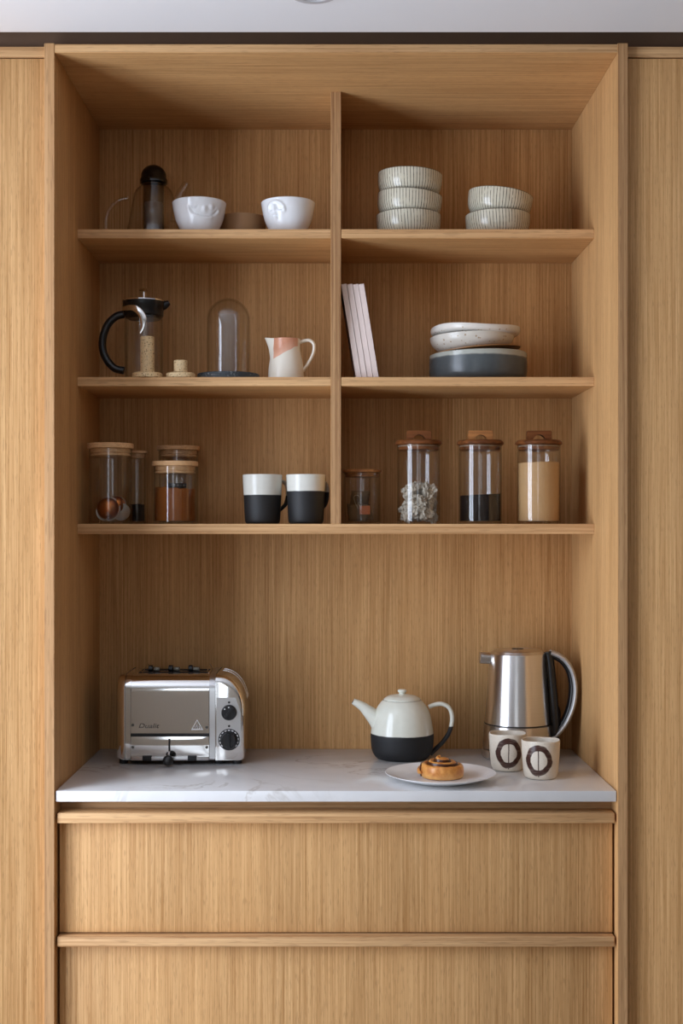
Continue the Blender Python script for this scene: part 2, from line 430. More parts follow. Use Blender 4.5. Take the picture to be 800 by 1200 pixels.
pr = [(0, zz(216))]+[(.0205, zz(216)), (.028, zz(215)), (.0285, zz(211.5)), (.0262, zz(209))]
c0, rr0 = zz(207.5), .0262
pr += [(rr0*math.cos(a*PI/2/10), c0+rr0*math.sin(a*PI/2/10)*(zz(193.5)-c0)/rr0) for a in range(1, 11)]
lathe('ball_stopper', pr, plain('black_glass_ball', lin(16, 16, 15), .08), gt)
# porcelain bowls with faces in relief
def seg_d(p, a, b):
    ax, ay = a; bx_, by = b; px_, py_ = p; dx_, dy_ = bx_-ax, by-ay
    t = max(0, min(1, ((px_-ax)*dx_+(py_-ay)*dy_)/(dx_*dx_+dy_*dy_+1e-12)))
    return math.hypot(px_-ax-t*dx_, py_-ay-t*dy_)
def pline(p, pts): return min(seg_d(p, a, b) for a, b in zip(pts, pts[1:]))
def arcpts(cx, cz, r, a0, a1, n=8, sy=1): return [(cx+r*math.cos(math.radians(a0+(a1-a0)*i/n)), cz+sy*r*math.sin(math.radians(a0+(a1-a0)*i/n))) for i in range(n+1)]
def face_bowl(label, loc, feats, rot, grp='white face bowls on the upper left shelf'):
    root = thing('bowl', label, 'bowl', loc, rot, grp)
    out = smoothprof([(.026, 0), (.031, .0015), (.0385, .012), (.0460, .028), (.0505, .046), (.0530, .060), (.0535, .0635)], 8)
    th = .0035; n = len(out)
    prof = [(0, .001)]+out+[(.0520, .0650)]+[(max(r-th, 0), max(z, .004)) for r, z in out[::-1][:-6]]+[(0, .0055)]
    def fn(j, a, r, z):
        if 1 <= j <= n:
            an = a+PI/2                      # 0 = towards the camera (-y)
            an = (an+PI) % (2*PI)-PI
            u = an*.05
            dz = 0
            for kind, amt, wdt, pts in feats:
                q = pline((u, z), pts) if len(pts) > 1 else math.hypot(u-pts[0][0], z-pts[0][1])
                dz += amt*math.exp(-(q/wdt)**2)
            r = r+dz*.85
        return (r*math.cos(a), r*math.sin(a), z)
    lathe('bowl_body', prof, PORC, root, segs=180, fn=fn, autos=60)
    return root
d = .265
face_bowl('white porcelain bowl with a wide closed smile in relief', (X(233.5, d), d, ZS1+E),
  [('eye', .0026, .0050, [(-.005, .046)]), ('eye', .0028, .0060, [(.030, .046)]), ('lid', -.0018, .0015, arcpts(-.005, .048, .0065, 200, 340)),
   ('lid', -.0018, .0015, arcpts(.030, .049, .0075, 200, 340)), ('nose', .0036, .0040, [(.015, .043), (.015, .039)]),
   ('mouth', -.0030, .0015, smoothprof([(-.014, .046), (-.006, .036), (.004, .0318), (.018, .0305), (.034, .0325), (.044, .042)], 4)),
   ('lip', .0022, .0030, smoothprof([(-.004, .0300), (.006, .0262), (.018, .0250), (.032, .0275)], 3)), ('cheek', .0022, .0045, [(-.017, .042)]), ('cheek', .0024, .0045, [(.047, .040)])], (0, 0, 0))
face_bowl('white porcelain bowl with a puckered kissing face in relief', (X(337.5, d), d, ZS1+E),
  [('brow', .0036, .0026, arcpts(-.024, .038, .0185, 5, 165)), ('cheek', .0024, .006, [(-.036, .036)]), ('cheek', .0020, .006, [(-.012, .036)]),
   ('nose', .0046, .0034, [(-.0265, .048), (-.0275, .0405)]), ('lips', .0046, .0030, [(-.0295, .0325), (-.0245, .0325)]), ('lips', .0042, .0028, [(-.0290, .0270), (-.0250, .0270)]),
   ('seam', -.0028, .0010, [(-.032, .0298), (-.022, .0298)]), ('eye', -.0026, .0014, arcpts(-.037, .047, .006, 200, 340)), ('eye', -.0026, .0014, arcpts(-.014, .047, .006, 200, 340))], (0, 0, 0))
d = .335
tr = thing('wooden_dish', 'low brown wooden dish between the two white face bowls', 'dish', (X(284, d), d, ZS1+E))
zt = Z(256, d)-ZS1
lathe('dish_body', [(0, 0), (.036, 0), (.043, .004), (.0475, zt*.6), (.0485, zt), (.0455, zt), (.044, zt*.5), (.036, .008), (0, .007)], TRAYM, tr)
# ---------------------------------------------------------------- shelf 1, right: striped bowls
def stripes():
    t = NT('cream_glaze_dark_stripes'); v = t.obj(); sx = t.n('ShaderNodeSeparateXYZ'); t.l(v, sx.inputs[0])
    a = t.math('ARCTAN2', sx.outputs[1], sx.outputs[0])
    a = t.math('ADD', a, t.math('MULTIPLY', sx.outputs[2], 1.0))
    f = t.math('FRACT', t.math('MULTIPLY', a, 64/(2*PI)))
    f = t.math('ABSOLUTE', t.math('SUBTRACT', f, .5))
    wn = t.math('MULTIPLY', t.noise(v, 120, 2), .12)
    ln = t.rng(t.math('ADD', f, wn), .13, .17, 1, 0)
    brk = t.rng(t.noise(v, 60, 3), .30, .42)
    base = t.mix(t.noise(v, 30, 3), lin(196, 190, 168), lin(214, 208, 188))
    c = t.mix(t.math('MULTIPLY', t.math('MULTIPLY', ln, brk), .95), base, lin(36, 32, 26))
    rim = t.rng(sx.outputs[2], .0462, .0472)
    c = t.mix(t.math('MULTIPLY', rim, .75), c, lin(80, 70, 56))
    t.bsdf(c, .2, 0); return t.m
STR = stripes()
d = .30
sb = thing('striped_bowl', 'striped bowl at the bottom of the stack of three', 'bowl', (X(478.5, d), d, ZS1+E), (0, 0, 0), 'cream bowls with dark stripes')
o = smoothprof([(.040, 0), (.050, .003), (.0585, .011), (.0630, .023), (.0645, .036), (.0648, .0475)], 5)
lathe('bowl_body', [(0, .001)]+o+[(.0635, .0485), (.0612, .0475)]+[(r-.0038, z+.002) for r, z in o[::-1][4:-5]]+[(.040, .006), (0, .005)], STR, sb, segs=96)
bx0 = X(478.5, d)
dup(sb, (bx0-.0005, d, ZS1+.0405), (0, math.radians(4.2), 1.1), 'striped bowl in the middle of the stack of three', 'ZYX')
dup(sb, (bx0+.0012, d, ZS1+.0825), (0, math.radians(2.4), 2.3), 'striped bowl on top of the stack of three', 'ZYX')
dup(sb, (X(583, d), d, ZS1+E), (0, 0, .7), 'striped bowl under the tilted one, right stack of two')
dup(sb, (X(583, d)-.0005, d, ZS1+.0425), (0, math.radians(8.0), 3.3), 'tilted striped bowl on top of the right stack of two', 'ZYX')
# ---------------------------------------------------------------- shelf 2, left
d = .32
fp = thing('french_press', 'glass coffee press with black handle and chrome lid', 'coffee press', (X(168.5, d), d, ZS2+E))
zz = lambda py: Z(py, d)-ZS2-E
r = R(22.3, d)
gz = zz(368)
lathe('glass_beaker', [(0, .004), (r-.004, .004), (r-.001, .007), (r, .012), (r, gz-.012), (r-.002, gz), (r-.004, gz+.01), (r-.0055, gz+.01), (r-.0038, gz-.002), (r-.0018, gz-.012), (r-.0018, .012), (r-.006, .0065), (0, .0065)], GLASS, fp)
lathe('base_ring', [(r-.004, 0), (r+.0012, 0), (r+.0016, .0065), (r-.0005, .0075), (r-.004, .0036)], BLACK, fp, close=True)
bm = lathe_bm([(0, zz(372)-.004), (r-.006, zz(372)-.004), (r+.0008, zz(368)-.004), (r+.0014, zz(360)-.004), (r+.004, zz(358)-.004), (r+.004, zz(351.5)-.005), (0, zz(351.5)-.005)], 64)
link('lid_collar', bm, BLACK, fp, None, True, 40)
tube('spout', [(r-.010, 0, zz(360)), (r+.004, 0, zz(357.5)), (r+.013, 0, zz(354.5))], [.011, .009, .005], BLACK, fp, flat=.8)
lathe('chrome_cap', [(0, zz(351.4)-.005), (r+.005, zz(351.4)-.005), (r+.005, zz(350.2)-.005), (r-.008, zz(348.2)-.005), (.008, zz(347.6)-.005), (0, zz(347.6)-.005)], CHROME, fp)
kn = lathe('plunger_knob', [(0, zz(347.7)-.005), (.0032, zz(347.7)-.005), (.0032, zz(342.5)), (.008, zz(342.2)), (.0105, zz(340.5)), (.0085, zz(338.6)), (0, zz(338))], CHROME, fp, segs=32)
yb = -r-.004
hp = [(-r-.002, 0, zz(368.5)), (-r-.018, 0, zz(371)), (-r-.036, 0, zz(382)), (-r-.0455, 0, zz(401)), (-r-.040, 0, zz(418)), (-r-.022, 0, zz(431)), (-r-.002, 0, zz(436)+.003)]
tube('handle', smoothprof(hp, 6), .0078, BLACK, fp, up=(0, 1, 0), flat=1.1)
bp = []
for (px_, py_, yy) in ((146, 363.5, -.35), (152, 363, -.7), (159, 363.8, -.92), (166, 368, -1.0), (170.8, 376, -1.0), (171, 386, -1.0), (167.5, 394, -1.0)):
    xx = X(px_, d)-X(168.5, d); bp.append((xx, -math.sqrt(max(0, (r+.0022)**2-min(abs(xx), r)**2)), zz(py_)))
tube('chrome_strap', smoothprof(bp, 6), [.0066]*25+[.0066-.0045*i/11 for i in range(12)], CHROME, fp, up=(0, 1, 0), flat=.24)
lathe('filter_rod', [(0, .02), (.0016, .02), (.0016, zz(366)), (0, zz(366))], CHROME, fp, segs=12)
# cork candle holders
d = .232
ck = thing('cork_candle_holder', 'tall speckled cork candle holder in front of the coffee press', 'candle holder', (X(172.5, d), d, ZS2+E), group='speckled cork candle holders')
def cork(root, disc, col, hd, hc):
    lathe('base_disc', [(0, 0), (disc-.001, 0), (disc, .001), (disc, hd-.002), (disc-.003, hd), (0, hd)], CORK, root)
    lathe('stem', [(0, hd), (col, hd), (col, hc-.001), (col-.001, hc), (col-.003, hc), (col-.003, hc-.008), (0, hc-.008)], CORK, root, segs=48)
cork(ck, R(17.6, d), R(8.2, d), .0105, Z(395, d)-ZS2)
ck2 = thing('cork_candle_holder', 'short speckled cork candle holder between coffee press and dark stone board', 'candle holder', (X(211.5, d), d+.002, ZS2+E), group='speckled cork candle holders')
cork(ck2, R(17, d), R(8, d), .0105, Z(422.5, d)-ZS2)
# cloche
d = .285
HB = .0135
cl = thing('glass_cloche', 'clear glass dome on a speckled dark stone board', 'cloche', (X(267.5, d), d, ZS2+E))
zz = lambda py: Z(py, d)-ZS2-E
lathe('stone_board', [(0, 0), (R(35.5, d), 0), (R(36.5, d), .002), (R(36.5, d), HB-.0015), (R(35.7, d), HB), (0, HB)], STONE, cl)
zb = HB; rd = R(25, d); ht = zz(350)
dome = [(rd, zb)]+[(rd, zb+(ht-rd-zb)*i/4) for i in (1, 2, 3, 4)]+[(rd*math.cos(a*PI/2/12), ht-rd+rd*math.sin(a*PI/2/12)) for a in range(1, 13)]
lathe('glass_dome', dome+[(max(0, q-.0018), z-.0018 if q < rd*.98 else z) for q, z in dome[::-1]], GLASS, cl)
# tube vase stands inside the dome
ri = R(11.3, d)
tv = thing('glass_tube_vase', 'narrow frosted glass tube standing inside the glass dome', 'vase', (X(267, d), d, ZS2+E+zb+E))
lathe('tube_wall', [(0, 0), (ri-.001, 0), (ri, .001), (ri, zz(367)-zb-.001), (ri+.0012, zz(366)-zb), (ri-.001, zz(366)-zb), (ri-.0018, zz(369)-zb), (ri-.0018, .004), (0, .004)], FROST, tv, segs=48)
# jug
d = .28
JX = X(335, d)
zz = lambda py: Z(py, d)-ZS2-E
def jugmat():
    t = NT('cream_and_pink_glaze'); v = t.obj(); sx = t.n('ShaderNodeSeparateXYZ'); t.l(v, sx.inputs[0])
    x0 = X(321, d)-JX; x1 = X(348, d)-JX; za, zb_ = zz(422.5), zz(407)
    wob = t.math('MULTIPLY', t.math('SUBTRACT', t.noise(v, 60, 1), .5), .006)
    zl = t.math('ADD', t.math('ADD', t.math('MULTIPLY', t.math('SUBTRACT', sx.outputs[0], x0), (zb_-za)/(x1-x0)), za), wob)
    f1 = t.rng(t.math('SUBTRACT', sx.outputs[2], zl), -.0005, .0005)
    f2 = t.rng(t.math('ADD', sx.outputs[0], t.math('MULTIPLY', wob, .4)), x0-.0004, x0+.0004)
    f3 = t.rng(sx.outputs[0], x1+.001, x1+.003, 1, 0)
    f = t.math('MULTIPLY', t.math('MULTIPLY', f1, f2), f3)
    f4 = t.rng(t.math('SUBTRACT', sx.outputs[2], zl), -.0005, .018)
    pink = t.mix(f4, lin(222, 172, 146), lin(202, 142, 112))
    t.bsdf(t.mix(f, lin(228, 220, 204), pink), .3, 0); return t.m
JUG = jugmat()
jg = thing('milk_jug', 'small cream jug with a pink glazed patch and loop handle', 'jug', (JX, d, ZS2+E), (0, 0, 0))
jo = smoothprof([(.0345, 0), (.0355, .002), (.0350, .02), (.0325, .04), (.0290, .057), (.0280, .066), (.0285, zz(398))], 5); jn = len(jo)
jprof = [(0, .001)]+jo+[(.0275, zz(398)+.0008), (.0262, zz(398)-.0005)]+[(q-.003, z) for q, z in jo[::-1][2:-4]]+[(0, .004)]
def jfn2(j, a, r_, z):
    k = max(0, (z-.045)/.03); da = abs(((a-PI) + PI) % (2*PI) - PI)
    g = math.exp(-(da/.36)**2)
    return (r_*math.cos(a)-.011*k*g, r_*math.sin(a), z+(.003*g*min(1, k) if k > .4 else 0))
lathe('jug_body', jprof, JUG, jg, segs=96, fn=jfn2)
hx = lambda px_: X(px_, d)-JX
tube('handle', smoothprof([(hx(350), 0, zz(402)), (hx(356), 0, zz(399.5)), (hx(363), 0, zz(399)), (hx(367.7), 0, zz(404)), (hx(367), 0, zz(414)), (hx(361), 0, zz(426)), (hx(354.5), 0, zz(435))], 6), .0034, JUG, jg, up=(0, 1, 0), flat=1.5)
# ---------------------------------------------------------------- shelf 2, right: books and bowls
d = .225
BCOV = plain('pale_pink_book_cover', lin(226, 208, 200), .7); PAGE = plain('book_pages', lin(236, 228, 214), .8)
th = R(6.55, d); hb = .1845; ang = math.radians(-9.0); dep = .135
def book():
    b = thing('book', 'first pale slim book from the divider', 'book', group='slim pale books leaning against the divider')
    bm = bmesh.new(); t_ = .0014
    bx(bm, 0, t_, 0, dep, 0, hb); bx(bm, th-t_-.0006, th-.0006, 0, dep, 0, hb); bx(bm, t_, th-t_-.0006, 0, t_, 0, hb)
    bmesh.ops.remove_doubles(bm, verts=bm.verts[:], dist=1e-6)
    link('cover', bm, BCOV, b)
    box('pages', t_, th-t_-.0006, t_+.0004, dep-.003, .002, hb-.002, PAGE, b)
    return b
bk = book()
x0 = DX1+hb*math.sin(-ang)+.0006
for i, nm in enumerate(('first', 'second', 'third', 'fourth')):
    loc = (x0+i*(th+.0002)/math.cos(ang), d+.001*((i*7) % 3), ZS2+E)
    lab = {'first': 'slim pale book leaning directly against the oak divider', 'second': 'slim pale book, second from the oak divider',
           'third': 'slim pale book, third from the oak divider', 'fourth': 'slim pale book, outermost of the leaning four'}[nm]
    if i == 0: bk.location = loc; bk.rotation_euler = (0, ang, 0); bk['label'] = lab
    else: dup(bk, loc, (0, ang, 0), lab)
d = .335
zz = lambda py: Z(py, d)-ZS2
cx = X(560, d)
BLUEG = two_tone('blue_grey_reactive_glaze', zz(419.5)-E-.004, lin(172, 174, 164), lin(84, 90, 92), .2, .3, .002, .0015)
CREAMG = speckled('cream_speckled_glaze', lin(214, 208, 196), [(lin(170, 150, 124), .5, .06)], 200, rough=.25)
WHITEG = speckled('white_speckled_glaze', lin(226, 220, 210), [(lin(180, 160, 130), .5, .06)], 200, rough=.25)
BROWNP = plain('brown_glazed_plate', lin(170, 122, 78), .35)
o = smoothprof([(.070, 0), (.085, .002), (.0955, .010), (.0985, .022), (.0990, .036), (.0985, .0585)], 5)
b1 = thing('serving_bowl', 'wide blue-grey glazed bowl at the bottom of the crockery pile', 'bowl', (cx, d, ZS2+E), group='handmade crockery pile')
lathe('bowl_body', [(0, .001)]+o+[(.0970, .0600), (.0950, .0585)]+[(q-.0045, z) for q, z in o[::-1][3:-6]]+[(.08, .007), (0, .006)], BLUEG, b1, segs=96,
      fn=lambda j, a, r_, z: (r_*math.cos(a)*(1+.008*math.sin(3*a)), r_*math.sin(a)*(1+.006*math.cos(2*a)), z+(.002*math.cos(a-.2) if z > .03 else 0)))
def wavy(amp, n, ph, zmin): 
    return lambda j, a, r_, z: (r_*math.cos(a)*(1+.012*math.sin(2*a+ph)), r_*math.sin(a), z+(amp*math.sin(n*a+ph)*min(1, max(0, z-zmin)/.008)))
tl = math.radians(-5.0)
b2 = thing('plate', 'thin brown-rimmed plate tilted between the blue-grey bowl and the cream bowl', 'plate', (cx-.003, d, ZS2+.0615), (0, tl, 0), 'handmade crockery pile')
lathe('plate_body', [(0, 0), (.055, 0), (.080, .0022), (.0885, .0045), (.0890, .006), (.0865, .0064), (.078, .0046), (.055, .0026), (0, .0026)], BROWNP, b2, segs=96, fn=wavy(.0004, 3, 1, .002))
b3 = thing('serving_bowl', 'cream speckled bowl under the wavy white bowl', 'bowl', (cx-.011, d, ZS2+.0665), (0, math.radians(-3), 0), 'handmade crockery pile')
o = smoothprof([(.050, 0), (.066, .003), (.078, .012), (.0835, .021), (.0850, .0300)], 5)
lathe('bowl_body', [(0, .0005)]+o+[(.0838, .0310), (.0822, .0300)]+[(q-.0035, z+.0005) for q, z in o[::-1][2:-5]]+[(.05, .004), (0, .004)], CREAMG, b3, segs=96, fn=wavy(.001, 2, .5, .02))
b4 = thing('serving_bowl', 'shallow white bowl with a wavy rim on top of the crockery pile', 'bowl', (cx-.006, d, ZS2+.0920), (0, math.radians(.8), 0), 'handmade crockery pile')
o = smoothprof([(.045, 0), (.062, .0015), (.076, .0045), (.0865, .0085), (.0895, .0140), (.0895, .0195)], 5)
lathe('bowl_body', [(0, .0005)]+o+[(.0882, .0203), (.0868, .0192)]+[(q-.003, z+.002) for q, z in o[::-1][4:-5]]+[(.045, .004), (0, .004)], WHITEG, b4, segs=120, fn=wavy(.0022, 3, 2.5, .004))
# ---------------------------------------------------------------- shelf 3: jars
def flat_jar(label, pxc, d, wglass, wlid, lid_top, lid_mid, lid_bot, grp, lidm=LIDW, glassm=GLASS, ins=None):
    zz = lambda py: Z(py, d)-ZS3-E
    j = thing('glass_jar', label, 'jar', (X(pxc, d), d, ZS3+E), group=grp)
    r = R(wglass/2, d); zt = zz(lid_mid)-.0004; t_ = .0018
    lathe('glass_body', [(0, 0), (r-.002, 0), (r-.0005, .0008), (r, .003), (r, zt-.0008), (r-.0008, zt), (r-t_, zt-.0006), (r-t_, .005), (r-t_-.002, .0035), (0, .0032)], glassm, j)
    rl = R(wlid/2, d); a, b, c = zz(lid_top), zz(lid_mid), zz(lid_bot); ri = r-t_-.0008
    h = b-c
    lathe('lid', [(0, c), (ri-.001, c), (ri, c+.0006), (ri, c+h*.22), (ri-.0018, c+h*.28), (ri-.0018, c+h*.36), (ri, c+h*.42), (ri, b), (rl-.0006, b), (rl, b+.0006), (rl, a-.001), (rl-.001, a), (0, a)], lidm, j)
    return j, r-t_, a
def fill(name, label, cat, pxc, d, r, h, m, bumpy=.0015, seed=0, slope=0, segs=48):
    def fn(j, a, r_, z):
        if z > h*.8: z = z+slope*r_*math.cos(a)+bumpy*noise.noise(Vector((r_*math.cos(a)*90+seed, r_*math.sin(a)*90, seed)))
        return (r_*math.cos(a), r_*math.sin(a), z)
    prof = [(0, 0), (r, 0)]+[(r, h*.98)]+[(r*(1-i/8), h+.0005) for i in range(0, 8)]+[(0, h)]
    o = lathe(name, prof, m, None, (X(pxc, d), d, ZS3+E+.0056), segs=segs, fn=fn)
    return tag(o, label, cat, None, 'stuff')
g1 = 'straight glass jars with flat beech lids'
flat_jar('large glass jar with beech lid holding copper coffee capsules', 129.5, .262, 50, 54, 520, 526, 534.5, g1)
flat_jar('narrow glass jar with beech lid behind the capsule jar', 160.5, .37, 21, 24, 528.5, 531.5, 537, g1)
flat_jar('glass jar with beech lid standing behind the cocoa jar', 209, .385, 46, 50, 523, 528, 536, g1)
flat_jar('squat glass jar with beech lid filled with brown powder', 205, .262, 50, 54, 541, 546.5, 555, g1)
COP = NT('copper_foil'); _n = COP.noise(COP.map(COP.obj(), (140, 140, 30)), 1, 3); COP.bsdf(COP.mix(_n, lin(150, 78, 34), lin(206, 128, 66)), .34, 1, bump=_n, bstr=.25, bdist=.0008); COP = COP.m
SILF = plain('silver_foil_rim', lin(206, 202, 196), .3, 1)
cp = thing('coffee_capsule', 'copper coffee capsule facing forward in the large jar', 'coffee capsule', group='coffee capsules in the large glass jar')
lathe('dome', [(.0152, .002), (.0160, .005), (.0155, .010), (.0130, .0150), (.0085, .0182), (.004, .0194), (0, .0197)], COP, cp, segs=48)
lathe('foil_rim', [(0, 0), (.0150, 0), (.0172, .0004), (.0178, .0012), (.0172, .0021), (.0150, .0022), (0, .002)], SILF, cp, segs=48)
zc0 = ZS3+.0055
d0 = .262; jx = X(129.5, d0)
# facing forward: dome axis towards -y
cp.location = (jx-.003, d0+.002, zc0+.0245); cp.rotation_euler = (math.radians(86), 0, math.radians(-8)); cp.scale = (1.36,)*3
q_ = dup(cp, (jx+.012, d0+.017, zc0+.0300), (math.radians(70), math.radians(20), math.radians(-30)), 'copper coffee capsule lying tilted behind the front one'); q_.scale = (1.1,)*3
q_ = dup(cp, (jx-.014, d0+.016, zc0+.0185), (math.radians(95), 0, math.radians(200)), 'coffee capsule at the back left of the large jar'); q_.scale = (1,)*3
c4 = thing('coffee_capsule', 'silver foil side of a coffee capsule leaning at the right of the large jar', 'coffee capsule', (jx+.0205, d0+.004, zc0+.0182), (math.radians(-80), 0, math.radians(18)), 'coffee capsules in the large glass jar')
lathe('dome', [(.0152, .002), (.0160, .005), (.0155, .010), (.0130, .0150), (.0085, .0182), (.004, .0194), (0, .0197)], plain('dull_silver', lin(120, 116, 108), .4, .8), c4, segs=48)
lathe('foil_rim', [(0, 0), (.0150, 0), (.0172, .0004), (.0178, .0012), (.0172, .0021), (.0150, .0022), (0, .002)], SILF, c4, segs=48)
fill('dark_beans', 'dark loose tea at the bottom of the narrow jar', 'tea', 160.5, .37, R(10.5, .37)-.003, .034, plain('dark_tea', lin(34, 26, 22), .8), .003, 3)
fill('brown_powder', 'brown cocoa powder filling the squat glass jar', 'cocoa', 205, .262, R(25, .262)-.0028, Z(573, .262)-ZS3-.0056, plain('cocoa_powder', lin(134, 76, 32), 1, Specular_IOR_Level=.1), .003, 5, -.04)
# black scoop lying on the powder
d = .262
sc_ = thing('measuring_scoop', 'small black scoop lying on the brown powder', 'scoop', (X(208, d), d-.004, Z(572.5, d)+.0008))
lathe('cup', [(0, 0), (.015, 0), (.0180, .0018), (.0185, .0085), (.0172, .0092), (.0160, .003), (0, .002)], BLACK, sc_, segs=40)
bm = bmesh.new()
for i in range(18):
    a = 2*PI*i/18; cyl_bm(bm, (.0178*math.cos(a), .0178*math.sin(a), .0055), (math.cos(a), math.sin(a), 0), .0009, .0010, 6)
link('rivets', bm, SATIN, sc_)
# mugs
def mug(label, pxc, d, seam, rot, hook):
    zz = lambda py: Z(py, d)-ZS3-E
    j = thing('mug', label, 'mug', (X(pxc, d), d, ZS3+E), (0, 0, rot), 'cream and black mugs on the lowest shelf')
    m = two_tone('cream_black_mug_glaze', zz(seam), lin(212, 210, 200), lin(24, 23, 23), .22, .6, .0008)
    rt, rb = R(23.3, d), R(20.5, d); h = zz(556.3)
    o = smoothprof([(rb-.004, 0), (rb-.001, .003), (rb+.0005, .012), (rb+(rt-rb)*.5, h*.5), (rt, h-.001)], 6)
    lathe('mug_body', [(0, .001)]+o+[(rt-.001, h), (rt-.0025, h-.001)]+[(q-.003, z) for q, z in o[::-1][2:-5]]+[(0, .006)], m, j, segs=80)
    tube('handle', smoothprof([(rt-.004, 0, h*.86), (rt+.006, 0, h*.88), (rt+.017, 0, h*.80), (rt+.020, 0, h*.62), (rt+.014, 0, h*.40), (rb+.001, 0, h*.26)], 6), .0036, m, j, up=(0, 1, 0), flat=1.6)
mug('left mug with cream top and black base', 307.5, .265, 580.3, math.radians(34), 0)
mug('right mug with cream top and black base, beside the divider', 358.3, .265, 575.8, math.radians(46), 0)
# tea bag jar
flat_jar('squat glass jar with dark wooden lid holding tea bags', 424, .29, 43, 46, 550.5, 554, 559, 'glass jars with dark wooden lids', lidm=ACACL)
d = .29; jx = X(424, d)
TEAP = plain('tea_bag_paper', lin(120, 90, 54), .8); TAG = plain('orange_tag', lin(206, 112, 56), .6); STRN = plain('tea_string', lin(190, 175, 140), .7)
tb = thing('tea_bag', 'tea bag with an orange paper tag in the squat jar', 'tea bag', (jx-.008, d-.006, ZS3+.0065), (0, 0, 0), 'tea bags in the squat jar')
def bag(root):
    bm = bmesh.new()
    bx(bm, -.019, .019, -.0045, .0045, 0, .033)
    bmesh.ops.subdivide_edges(bm, edges=bm.edges[:], cuts=4, use_grid_fill=True)
    for v in bm.verts:
        e = max(abs(v.co.x)/.019, abs(v.co.z-.0165)/.0165); v.co.y *= (1-.93*min(1, e)**3)
        v.co.y += .0015*noise.noise(v.co*120); v.co.x += .001*noise.noise(v.co*90)
    link('pouch', bm, TEAP, root, None, True)
bag(tb)
tg_ = box('paper_tag', .003, .0235, -.0195, -.0190, .0125, .0295, TAG, tb)
tube('string', smoothprof([(0, -.003, .024), (-.006, -.010, .036), (-.008, -.014, .048), (.000, -.016, .050), (.004, -.018, .040), (.0, -.0190, .034), (.006, -.0193, .028)], 6), .0005, STRN, tb, segs=6)
for i, (dx_, dy_, dz_, rx, rz, lab) in enumerate(((-.010, .008, .002, .25, -.5, 'plain tea bag low on the left of the squat jar'), (.012, .008, .002, -.3, .9, 'plain tea bag at the right of the squat jar'), (-.006, .008, .030, .5, .2, 'plain tea bag lying uppermost in the squat jar'))):
    q = thing('tea_bag', lab, 'tea bag', (jx+dx_, d+dy_, ZS3+.0065+dz_), (rx, 0, rz), 'tea bags in the squat jar')
    o = [c for c in tb.children if c.name.startswith('pouch')][0].copy(); sc.collection.objects.link(o); o.parent = q
# jars with knobbed acacia lids
def knob_jar(label, pxc, d, hm):
    zz = lambda py: Z(py, d)-ZS3-E
    j = thing('glass_jar', label, 'jar', (X(pxc, d), d, ZS3+E), group='tall glass jars with bridge-handled lids')
    r = R(25.2, d); zt = zz(522); t_ = .0018
    lathe('glass_body', [(0, 0), (r-.002, 0), (r-.0005, .0008), (r, .003), (r, zt-.0008), (r-.0008, zt), (r-t_, zt-.0006), (r-t_, .005), (r-t_-.002, .0035), (0, .0032)], GLASS, j)
    rl = R(27.5, d); a, b, c = zz(516), zz(521.5), zz(528); ri = r-t_-.0008
    ld = lathe('lid', [(0, c), (ri-.002, c), (ri, c+.001), (ri, b), (rl-.002, b), (rl, b+.002), (rl-.0005, b+.005), (rl-.004, a-.0005), (rl-.010, a), (0, a+.0005)], ACAC, j)
    # silicone seal
    lathe('seal', [(ri, b-.004), (ri+.0016, b-.0038), (ri+.0016, b-.0022), (ri, b-.002)], plain('clear_seal', lin(140, 120, 100), .4), j, close=True)
    zt0, zt1 = a-.0004, zz(505); hw = R(14.5, d); yy = .009
    out = [(-hw, zt0), (-hw, zt1-.002), (-hw+.002, zt1), (hw-.002, zt1), (hw, zt1-.002), (hw, zt0), (hw*.52, zt0)]
    out += [(hw*.52*math.cos(q*PI/8), zt0+(zt1-zt0)*.62*math.sin(q*PI/8)) for q in range(1, 8)]+[(-hw*.52, zt0)]
    bm = prism_bm(out, -yy, yy)
    bmesh.ops.bevel(bm, geom=[e for e in bm.edges if abs(e.verts[0].co.y-e.verts[1].co.y) < 1e-6], offset=.0008, segments=2, affect='EDGES')
    link('lid_handle', bm, hm, ld, None, True, 45)
    return r-t_
dj = .265
rk = knob_jar('tall glass jar with bridge-handled lid holding grey dried pieces', 490.5, dj, ACAC)
knob_jar('tall glass jar with bridge-handled lid, a third full of black coffee', 562.5, dj, ACACL)
knob_jar('tall glass jar with bridge-handled lid nearly full of beige sugar', 631, dj, ACAC)
COFF = plain('ground_coffee', lin(30, 21, 17), 1.0, Specular_IOR_Level=.05); 
SUG = speckled('raw_sugar', lin(194, 150, 98), [(lin(236, 204, 160), 1, .14), (lin(170, 126, 80), 1.4, .1)], 900, rough=.7)
fill('ground_coffee', 'black ground coffee in the middle tall jar', 'coffee', 562.5, dj, rk-.0006, Z(580.5, dj)-ZS3-.0056, COFF, .001, 2, .05)
fill('raw_sugar', 'beige raw sugar nearly filling the right tall jar', 'sugar', 631, dj, rk-.0006, Z(543, dj)-ZS3-.0056, SUG, .001, 4, .02)
GREY = speckled('pale_grey_dried_piece', lin(192, 180, 162), [(lin(132, 122, 106), .5, .14)], 260, rough=.85)
def lump(seed):
    bm = bmesh.new(); bmesh.ops.create_icosphere(bm, subdivisions=3, radius=1)
    for v in bm.verts:
        n = v.co.normalized(); off = Vector((seed*7.3, seed*3.1, seed))
        q = .95+.75*noise.noise(n*1.9+off)+.38*noise.noise(n*4.2+off)
        v.co = Vector((n.x*.0120, n.y*.0095, n.z*.0062))*q
    return bm
protos = []
jx = X(490.5, dj); n_l = 0; placed = []
rnd = random.Random(11)
lm = []
for s_ in range(5):
    bm = lump(s_); me = bpy.data.meshes.new('dried_piece'); bm.to_mesh(me); bm.free(); me.materials.append(GREY)
    lm.append(me)
